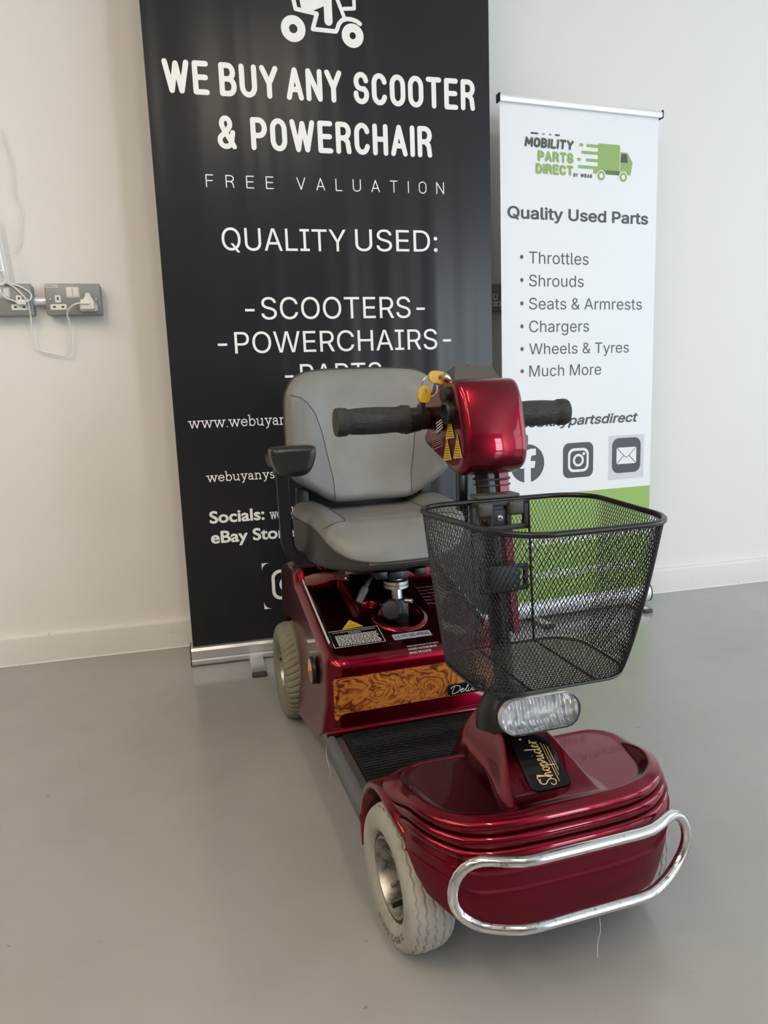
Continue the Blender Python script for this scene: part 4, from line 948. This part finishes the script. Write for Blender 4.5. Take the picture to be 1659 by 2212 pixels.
# dash box on top
def frustum(mb, lo, hi, mi=0): mb.add([S(*p) for p in lo+hi], [(0, 1, 2, 3), (4, 5, 6, 7)] + [(i, (i+1) % 4, 4+(i+1) % 4, 4+i) for i in range(4)], mi)
mb = MB(); frustum(mb, [(-.034, .277, .783), (.042, .277, .783), (.042, .165, .752), (-.034, .165, .752)], [(-.027, .264, .808), (.031, .264, .808), (.031, .180, .787), (-.027, .180, .787)]); db = mb.build('dash_box', M['dash'], hd, smooth=20)
MB().lathe([(.009, 0), (.0095, .006), (.008, .012), (.004, .014), (0, .014)], S(.012, .225, .796), (0, 0, 1), 20).build('speed_knob', M['black'], hd)
MB().lathe([(.006, 0), (.006, .012), (.0045, .014), (0, .014)], S(-.033, .262, .786), (-.75, -.1, .5), 18).build('ignition_barrel', M['steel'], hd)
# things on the left cheek of the head
UL = -HWd-.0006
def cheek(mb, pts, lift=0, mi=0): mb.poly([S(UL-lift, v, z) for v, z in pts], mi)
mb = MB(); mb.lathe([(.0165, 0), (.0165, .008), (.015, .010), (.0115, .0102), (.0105, .006), (0, .006)], S(UL+.001, .296, .741), (-1, 0, .0), 32)
for a in (90, 210, 330): mb.lathe([(.0022, 0), (.0022, .0012), (0, .0013)], S(UL-.005, .296+.0052*math.cos(math.radians(a)), .741+.0052*math.sin(math.radians(a))), (-1, 0, 0), 10)
cs = mb.build('charging_socket', M['black'], hd)
mb = MB(); mb.lathe([(.0125, 0), (.0125, .007), (.010, .009), (0, .009)], S(UL+.001, .288, .7660), (-1, 0, 0), 28); mb.box(S(UL-.003, .293, .755), (.006, .011, .014), bev=.002); mb.build('socket_cover', M['black'], hd)
def warn(v, z, k=1.0, tilt=-.10):
    mb = MB(); w, h = .0155*k, .034*k; sh = lambda a, b_: (v+a-tilt*b_*0, z+b_+a*.0)
    cheek(mb, [sh(-w, 0), sh(w, .004), sh(0, h)], .0004, 0)
    for j in range(6):
        b_ = .004+j*.0036; hw = w*(1-b_/h)*.75; cheek(mb, [sh(-hw, b_), sh(hw, b_+.001), sh(hw, b_+.0022), sh(-hw, b_+.0012)], .0008, 1)
    cheek(mb, [sh(-.0025, h*.72), sh(.0025, h*.72), sh(0, h*.88)], .0008, 1)
    mb.build('warning_triangle', [M['yellow_label'], mat('label_small_print', (.14, .09, .01), .4)], hd, smooth=0)
warn(.296, .7015, 1.08); warn(.284, .6690, 1.08); warn(.323, .6750, 1.08)
mb = MB(); pl = [(.239, .7255), (.270, .7345), (.272, .7165), (.242, .7065)]
cheek(mb, pl, .0004, 0)
for j in range(4):
    f = .12+.22*j; A = np.array(pl); p0 = A[0]*(1-f)+A[3]*f; p1 = A[1]*(1-f)+A[2]*f; d = (A[3]-A[0])*.10; cheek(mb, [p0*.93+p1*.07, p1*.93+p0*.07, p1*.93+p0*.07+d, p0*.93+p1*.07+d], .0008, 1)
mb.build('rating_label', [M['label_black'], M['label_white']], hd, smooth=0)
mb = MB(); A = np.array([(.220, .7075), (.262, .7150), (.265, .6915), (.226, .6830)])
for j in range(4):
    p, q = A[j], A[(j+1) % 4]; d = q-p; nn = np.array([-d[1], d[0]]); nn = nn/np.linalg.norm(nn)*.0007; cheek(mb, [p-nn, q-nn, q+nn, p+nn], .0004, 0)
for j in range(6):
    f = .16+.125*j; p0 = A[0]*(1-f)+A[3]*f; p1 = A[1]*(1-f)+A[2]*f; dd = p1-p0; d = (A[3]-A[0])*.045; ina = .08 if j else .36
    cheek(mb, [p0+dd*ina, p1-dd*ina, p1-dd*ina+d, p0+dd*ina+d], .0004, 0)
mb.build('cheek_print', M['label_pink'], hd, smooth=0)
# handlebar and grips
HZ, HV = .7305, .200
hb = MB().tube([S(-.186, HV, HZ), S(.186, HV, HZ)], .0145, 18).build('handlebar', M['black_gloss'], root)
for s in (-1, 1):
    g = [(.017, .0), (.0215, .001), (.0222, .012), (.0200, .018), (.0195, .024), (.0208, .050), (.0206, .075), (.0196, .092), (.0188, .097), (.0212, .101), (.0220, .112), (.0208, .117), (.0, .118)]
    MB().lathe(g, S(s*.0795, HV, HZ), (s, 0, 0), 40).build('grip', M['rubber'], hb, smooth=50)
    MB().lathe([(.0150, 0), (.0175, .004), (.0175, .036), (.0155, .040)], S(s*.044, HV, HZ), (s, 0, 0), 24).build('handle_clamp', M['black'], hb)
    MB().tube([S(s*.062, HV+.002, HZ-.013), S(s*.088, HV+.004, HZ-.0175)], .006, 10).build('throttle_stub', M['black'], hb)

# --- seat
def pillow(outline, t0, t1, r, f3, hfun, rings=36, centre=None, mi=0, mb=None, back=True):
    """cushion: outline (a,b); thickness coordinate from t0 (back) to t1 (front); f3(a,b,t)->local point; hfun(a,b) added at the front"""
    P = np.array(outline); c = np.array(centre) if centre is not None else P.mean(0); rows = []
    dirs = P-c; L = np.linalg.norm(dirs, axis=1, keepdims=True)
    if back: rows.append(f3(*(c+dirs*.02).T, t0+0*P[:, 0]))
    for a in np.linspace(0, 90, 5): q = P-dirs/L*r*.6*(1-math.sin(math.radians(a))); rows.append(f3(q[:, 0], q[:, 1], t0+r*.6*(1-math.cos(math.radians(a)))+0*q[:, 0]))
    for a in np.linspace(0, 90, 9):
        q = P-dirs/L*r*(1-math.cos(math.radians(a))); h = hfun(q[:, 0], q[:, 1]); rows.append(f3(q[:, 0], q[:, 1], t1+h-r*(1-math.sin(math.radians(a)))))
    s0 = (1-r/L)
    for k in np.linspace(1, .01, rings)[1:]:
        q = c+dirs*s0*k; rows.append(f3(q[:, 0], q[:, 1], t1+hfun(q[:, 0], q[:, 1])))
    mb = mb or MB(); mb.grid(np.array(rows), closed_j=True, cap0=True, cap1=True, mi=mi); return mb
# seat cushion
half = [(0, -.078), (.06, -.081), (.105, -.092), (.140, -.118), (.163, -.165), (.176, -.225), (.182, -.290), (.182, -.345), (.172, -.385), (.145, -.402), (.08, -.405), (0, -.405)]
co = catmull([Vector((a, b_, 0)) for a, b_ in half + [(-a, b_) for a, b_ in half[-2:0:-1]]], 10, True); co = resample([(p.x, p.y) for p in co], 200)
def cush_h(a, b_):
    au = np.abs(a); wing = sstep(.085, .135, au)*(1-sstep(-.20, -.12, b_)); dish = -.006*np.exp(-((a/.09)**2+((b_+.27)/.09)**2))
    drop = .047*np.clip((b_+.225)/.145, 0, 1)**2
    return .020*wing-drop+dish + .010*sstep(-.20, -.15, b_)*(1-sstep(-.13, -.09, b_))*.6
mb = pillow(co, .418, .512, .026, lambda a, b_, t: AS(a, b_, t), cush_h, 40, (0, -.25))
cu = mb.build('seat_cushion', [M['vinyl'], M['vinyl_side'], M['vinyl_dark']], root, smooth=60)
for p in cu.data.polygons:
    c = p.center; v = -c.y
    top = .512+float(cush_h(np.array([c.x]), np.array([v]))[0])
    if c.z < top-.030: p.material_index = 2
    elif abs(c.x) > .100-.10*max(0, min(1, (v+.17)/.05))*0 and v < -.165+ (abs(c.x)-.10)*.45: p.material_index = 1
def on_outline(o, r, k=1.0, dz=0, c=(0, -.25)):
    P = np.array(o); d = P-np.array(c); L = np.linalg.norm(d, axis=1, keepdims=True); q = P-d/L*r; return q
q = on_outline(co, -.0005); pz = .512+cush_h(q[:, 0], q[:, 1])-.028
MB().tube([S(a, b_, z) for (a, b_), z in zip(q, pz)], .0020, 6, closed=True).build('piping', M['vinyl_dark'], cu)
def seam(mb, pts, r=.0008):
    P = catmull([Vector((a, b_, 0)) for a, b_ in pts], 6); mb.tube([S(p.x, p.y, .5125+float(cush_h(np.array([p.x]), np.array([p.y]))[0])) for p in P], r, 5)
for s in (-1, 1):
    mb = MB(); seam(mb, [(s*.100, -.395), (s*.100, -.30), (s*.100, -.21), (s*.102, -.174), (s*.112, -.1598), (s*.135, -.1492), (s*.158, -.1390)]); mb.build('seam', M['vinyl_dark'], cu)
# backrest, slightly reclined
def back_v(z): return -.318-.16*(z-.53)
hb_ = [(0, .526), (.06, .5265), (.098, .531), (.140, .557), (.180, .583), (.190, .604), (.191, .66), (.189, .73), (.184, .775), (.166, .808), (.140, .824), (.10, .830), (.05, .8315), (0, .832)]
bo = catmull([Vector((a, b_, 0)) for a, b_ in hb_ + [(-a, b_) for a, b_ in hb_[-2:0:-1]]], 10, True); bo = resample([(p.x, p.y) for p in bo], 220)
def back_h(a, b_): 
    au = np.abs(a); return .016*sstep(.085, .15, au)*(1-sstep(.76, .82, b_)) - .008*(1-sstep(.0, .10, au))*(1-sstep(.70, .82, b_)) - .012*sstep(.79, .835, b_)
bf = lambda a, b_, t: AS(a, np.vectorize(back_v)(b_)+t, b_)
mb = pillow(bo, -.060, 0, .022, bf, back_h, 40, (0, .68))
bk = mb.build('backrest', [M['vinyl'], M['vinyl_side']], root, smooth=60)
def seam_u(z): return float(np.interp(z, [.526, .585, .64, .69, .735, .757, .77, .779], [.092, .094, .104, .112, .126, .142, .157, .192]))
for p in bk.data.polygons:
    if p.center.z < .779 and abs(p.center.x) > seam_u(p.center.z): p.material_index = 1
for s in (-1, 1):
    zz = np.linspace(.530, .776, 40); mb = MB()
    mb.tube([tuple(bf(np.array(s*seam_u(z)), np.array(z), float(back_h(np.array(seam_u(z)), np.array(z)))+.0004)) for z in zz], .0009, 5)
    mb.build('seam', M['vinyl_dark'], bk)
q = on_outline(bo, -.0008, c=(0, .68)); mb = MB(); mb.tube([tuple(bf(np.array(a), np.array(b_), -.030)) for a, b_ in q], .0022, 6, closed=True); mb.build('piping', M['vinyl_dark'], bk)
mb = MB(); mb.box(S(0, -.395, .55), (.26, .018, .20), bev=.004); mb.box(S(-.15, -.37, .535), (.03, .03, .06), bev=.004); mb.box(S(.15, -.37, .535), (.03, .03, .06), bev=.004); mb.build('back_frame', M['black'], root)
cu.location.x = .004; bk.location.x = .010
# frame under the seat, post, levers
mb = MB(); mb.box(S(0, -.235, .4125), (.19, .22, .014), bev=.003); mb.box(S(-.040, -.21, .402), (.026, .20, .018), bev=.003); mb.box(S(.045, -.21, .402), (.026, .20, .018), bev=.003); mb.box(S(-.004, -.125, .399), (.042, .03, .018), bev=.002); mb.build('seat_frame', M['black_gloss'], root)
mb = MB(); mb.lathe([(.0265, 0), (.0265, .006), (.024, .008), (.0265, .010), (.0265, .015), (.017, .018), (.016, .026), (0, .026)], S(0, -.145, .366), (0, 0, 1), 36); mb.tube([S(0, -.140, .335), S(0, -.145, .372)], .0115, 14); sp_ = mb.build('seat_post', M['steel'], root)
mb = MB(); mb.box(S(.004, -.136, .318), (.030, .030, .050), bev=.002); mb.build('post_clamp', M['black_gloss'], sp_)
mb = MB(); mb.lathe([(.020, 0), (.0225, .004), (.0225, .012), (.019, .017), (.008, .018), (0, .018)], S(-.022, -.112, .327), (-.35, -.9, .28), 9); mb.build('clamp_knob', M['black'], sp_, smooth=20)
MB().tube([S(.012, -.122, .340), S(.024, -.112, .340)], .0052, 12).build('clamp_bolt', M['steel'], sp_)
mb = MB(); P = [(-.052, -.150, .3905), (-.064, -.142, .3800), (-.074, -.135, .3660), (-.088, -.128, .3460)]; mb.tube([S(*p) for p in P], [.0035, .0050, .0085, .0080], 12, smooth=5); mb.build('slide_lever', M['charcoal'], root)
# padded swivel lever on the viewer's left
mb = MB()
sec = [(-.168, .010, .004), (-.150, .0135, .006), (-.128, .0125, .006), (-.112, .0085, .005), (-.096, .010, .0045), (-.082, .0155, .0035), (-.074, .0155, .003)]
rows = [[S(u, -.262+.2*(u+.168), .3725+.12*(u+.168)+b_) for b_ in (0,)] for u, _, _ in sec]
R_ = []
for u, hh, dd in sec:
    R_.append([S(u, -.262+.25*(u+.168)+dd*math.sin(t), .377+.13*(u+.168)+hh*math.cos(t)) for t in np.linspace(0, 2*PI, 13)[:-1]])
mb.grid(np.array(R_), closed_j=True, cap0=True, cap1=True); sl = mb.build('swivel_lever', M['red_lever'], root); sl.location = (-.006, 0, -.008)
MB().box(S(-.052, -.236, .3955), (.062, .014, .014), bev=.002).build('lever_arm', M['steel'], sl)
for u, z in ((-.079, .3955), (-.083, .3805)): MB().lathe([(.0028, 0), (.0028, .003), (0, .0035)], S(u, -.235, z), (0, -1, 0), 10).build('rivet', M['steel'], sl)
MB().lathe([(.012, 0), (.013, .006), (.010, .014), (0, .016)], S(-.118, -.335, plane(-.335)+.02), (0, 0, 1), 22).build('rear_knob', M['red'], root)
# armrests
for s in (-1, 1):
    o = catmull([Vector((a, b_, 0)) for a, b_ in ((-.047, .668), (-.049, .684), (-.043, .692), (0, .6935), (.043, .692), (.049, .684), (.047, .668), (.036, .647), (.018, .638), (-.018, .638), (-.036, .647))], 5, True); o = resample([(p.x, p.y) for p in o], 60)
    rows = []
    for v, k in ((-.052, .02), (-.052, .55), (-.0535, .80), (-.058, .93), (-.066, .985), (-.085, 1.0), (-.11, .90), (-.16, .68), (-.24, .56), (-.295, .52), (-.305, .38), (-.307, .02)):
        rows.append(AS(s*.2215+o[:, 0]*k*.90, v, .655+(o[:, 1]-.668)*k*1.04-.10*max(0, -.10-v)*0.9))
    ar = MB().grid(np.array(rows), closed_j=True, cap0=True, cap1=True).build('armrest', M['pad'], root, smooth=50)
    ar['label'] = 'black moulded armrest pad'; ar.location.x = .004
    pts = [S(s*.085, -.25, .423), S(s*.145, -.25, .423), S(s*.175, -.25, .424), S(s*.198, -.25, .431), S(s*.2115, -.25, .453), S(s*.2150, -.25, .483), S(s*.2160, -.25, .56), S(s*.2170, -.25, .618)]
    P = catmull([Vector(p) for p in pts], 6); ring = []
    for i, p in enumerate(P):
        t = (P[min(i+1, len(P)-1)]-P[max(i-1, 0)]).normalized(); nx = Vector((0, 1, 0)).cross(t).normalized()
        ring.append([(p+.0125*a*nx+Vector((0, .0125*b_, 0)))[:] for a, b_ in ((-1, -.8), (-.8, -1), (.8, -1), (1, -.8), (1, .8), (.8, 1), (-.8, 1), (-1, .8))])
    mb = MB(); mb.grid(np.array(ring), closed_j=True, cap0=True, cap1=True); mb.build('armrest_post', M['black_gloss'], ar, smooth=30)
    MB().box(S(s*.2175, -.25, .622), (.032, .034, .022), bev=.003).build('armrest_hinge', M['black'], ar)
    MB().box(S(s*.110, -.25, .423), (.07, .032, .032), bev=.003).build('post_socket', M['black'], ar)

# --- wire basket
def bk_outline(z, n, extra=0.0):
    k = (z-.408)/(.617-.408); hw = .108+(.138-.108)*k**.85+extra; v0 = .366-(.366-.350)*k-extra; v1 = .527+(.600-.527)*k**.85+extra; r = .048+.012*k
    tp = .05+.19*k; p = [(a*(1-tp*(b_-v0)/(v1-v0)), b_) for a, b_ in rrect(-hw, hw, v0, v1, r, 10)]; return resample(p, n)
n, m = 150, 20
zs = np.linspace(.412, .615, 2*m+1)
V = []; idx = {}
for i, z in enumerate(zs):
    o = bk_outline(z, 2*n)
    for j in range(2*n):
        if (i+j) % 2 == 0: idx[(i, j)] = len(V); V.append(S(o[j][0], o[j][1], z))
Fc = []
for i in range(1, 2*m):
    for j in range(2*n):
        if (i+j) % 2 == 1:
            Fc.append((idx[(i-1, j)], idx[(i, (j+1) % (2*n))], idx[(i+1, j)], idx[(i, (j-1) % (2*n))]))
# floor of the basket, same diamond net clipped by the outline
hw, v0, v1 = .106, .366, .527
nu, nv = 25, 19; vid = {}
def inside(u, v):
    r = .048; du = max(abs(u)-(hw-r), 0); dv = max(abs(v-(v0+v1)/2)-((v1-v0)/2-r), 0); return math.hypot(du, dv) < r+.001
for i in range(nu*2+1):
    for j in range(nv*2+1):
        if (i+j) % 2 == 0:
            u = -hw+2*hw*i/(2*nu); v = v0+(v1-v0)*j/(2*nv)
            if inside(u, v): vid[(i, j)] = len(V); V.append(S(u, v, .410))
for i in range(1, nu*2):
    for j in range(1, nv*2):
        if (i+j) % 2 == 1:
            q = [(i-1, j), (i, j-1), (i+1, j), (i, j+1)]
            if all(t in vid for t in q): Fc.append(tuple(vid[t] for t in q))
bmb = MB(); bmb.add(V, Fc); bs = bmb.build('basket_net', M['black_gloss'], root, smooth=0)
md = bs.modifiers.new('wire', 'WIREFRAME'); md.thickness = .00125; md.use_even_offset = False; md.use_boundary = True
dg = bpy.context.evaluated_depsgraph_get(); me = bpy.data.meshes.new_from_object(bs.evaluated_get(dg)); bs.modifiers.clear(); bs.data = me; me.name = 'basket_net'
bs['label'] = 'black diamond mesh wall of the wire basket'
MB().tube([S(a, b_, .617) for a, b_ in bk_outline(.617, 120)], .0036, 12, closed=True).build('basket_rim', M['black_gloss'], bs)
MB().tube([S(a, b_, .409) for a, b_ in bk_outline(.408, 120)], .0022, 8, closed=True).build('bottom_wire', M['black_gloss'], bs)
for u in (-.045, .045):
    MB().tube([S(u, .352, .614), S(u, .367, .410), S(u, .526, .409)], .0019, 8).build('frame_wire', M['black_gloss'], bs)
def frame_rect(name, u0, u1, z0, z1, v, w, parent):
    mb = MB(); uc, zc = (u0+u1)/2, (z0+z1)/2
    for u in (u0, u1): mb.box(S(u, v, zc), (w, .006, z1-z0+w), bev=.001)
    for z in (z0, z1): mb.box(S(uc, v, z), (u1-u0+w, .006, w), bev=.001)
    return mb.build(name, M['black'], parent)
br = frame_rect('clamp_frame', -.043, .037, .578, .613, .357, .0075, bs)
frame_rect('clamp_frame', -.034, .034, .490, .522, .364, .0065, bs)
mb = MB(); mb.box(S(-.027, .361, .606), (.022, .012, .020), bev=.004); mb.box(S(.020, .361, .606), (.022, .012, .020), bev=.004); mb.box(S(-.003, .342, .6225), (.066, .028, .006), bev=.002); mb.build('clamp_clip', M['charcoal'], bs)
mb = MB(); mb.box(S(-.016, .357, .596), (.006, .006, .032), bev=.001); mb.box(S(.010, .357, .596), (.006, .006, .032), bev=.001); mb.box(S(-.003, .354, .592), (.024, .006, .024), bev=.001); mb.build('clamp_plate', M['black'], bs)
mb = MB(); mb.lathe([(.0046, 0), (.0046, .001), (.003, .0022), (0, .0024)], S(-.002, .3572, .592), (0, -1, 0), 16); mb.box(S(-.002, .3597, .592), (.0055, .0006, .0010), mi=1); mb.box(S(-.002, .3597, .592), (.0010, .0006, .0055), mi=1); mb.build('clamp_screw', [M['steel'], M['black']], bs)
mb = MB(); mb.box(S(0, .350, .505), (.05, .035, .04), bev=.004); mb.build('column_bracket', M['black'], bs); MB().box(S(-.002, .335, .598), (.03, .04, .03), bev=.003).build('column_bracket', M['black'], bs)

# ------------------------------------------------------------------ keys hanging from the ignition
ky = empty('key_ring', tuple(Vector((SX, SY, 0)) + Matrix.Rotation(PH, 3, 'Z') @ Vector(S(-.056, .255, .790)))); ky.rotation_euler = (0, 0, PH)
tag(ky, 'steel key ring with two yellow keys hanging from the scooter ignition', 'keys')
def key_head(w, h, t, mx):
    mb = MB(); o = rrect(-w, w, -h, h, min(w, h)*.9); i = rrect(-w*.35, w*.35, h*.05, h*.55, w*.3)
    A = np.array([[(a, d, b_) for a, b_ in q] for q, d in ((o, -t), (o, t), (i, t), (i, -t))]); mb.grid(A, closed_i=True, closed_j=True)
    mb.v = [tuple((mx @ Vector(p))) for p in mb.v]; return mb
k1 = key_head(.0090, .0135, .0028, Matrix.Translation((.004, 0, .002)) @ Matrix.Rotation(PI/2+.15, 4, 'Y')); k1.build('key', M['key_yellow'], ky)
k2 = key_head(.0095, .0125, .0028, Matrix.Translation((-.0175, 0, -.022)) @ Matrix.Rotation(.12, 4, 'Y')); k2o = k2.build('key', M['key_yellow'], ky)
mb = MB(); mb.box((-.019, 0, -.043), (.006, .002, .022)); mb.build('key_blade', M['black'], k2o)
mb = MB(); mb.tube([(-.009+.0125*math.cos(t), .004*math.sin(t*2), -.011+.0155*math.sin(t)) for t in np.linspace(0, 2*PI, 31)[:-1]], .0009, 8, closed=True); mb.build('ring', M['steel'], ky)

# ------------------------------------------------------------------ lint threads
def lint(pts, lab): tag(MB().tube(pts, .00035, 6, smooth=5).build('lint_thread', M['thread']), lab, 'thread', 'lint threads')
def SW(u, v, z): 
    p = Matrix.Rotation(PH, 3, 'Z') @ Vector(S(u, v, z)); return (p.x+SX, p.y+SY, p.z)
lint([SW(.012, .588, .134), SW(.013, .589, .118), SW(.010, .588, .100), SW(.009, .590, .082)], 'pale lint thread hanging from the chrome bumper')
lint([SW(.060, .640, .001), SW(.070, .646, .001), SW(.076, .662, .001), SW(.074, .672, .001)], 'pale curled lint thread lying on the floor before the bumper')
lint([SW(-.2045, .035, .128), SW(-.206, .045, .110), SW(-.2045, .060, .095), SW(-.2065, .068, .082)], 'pale lint thread caught on the side rail of the footboard')
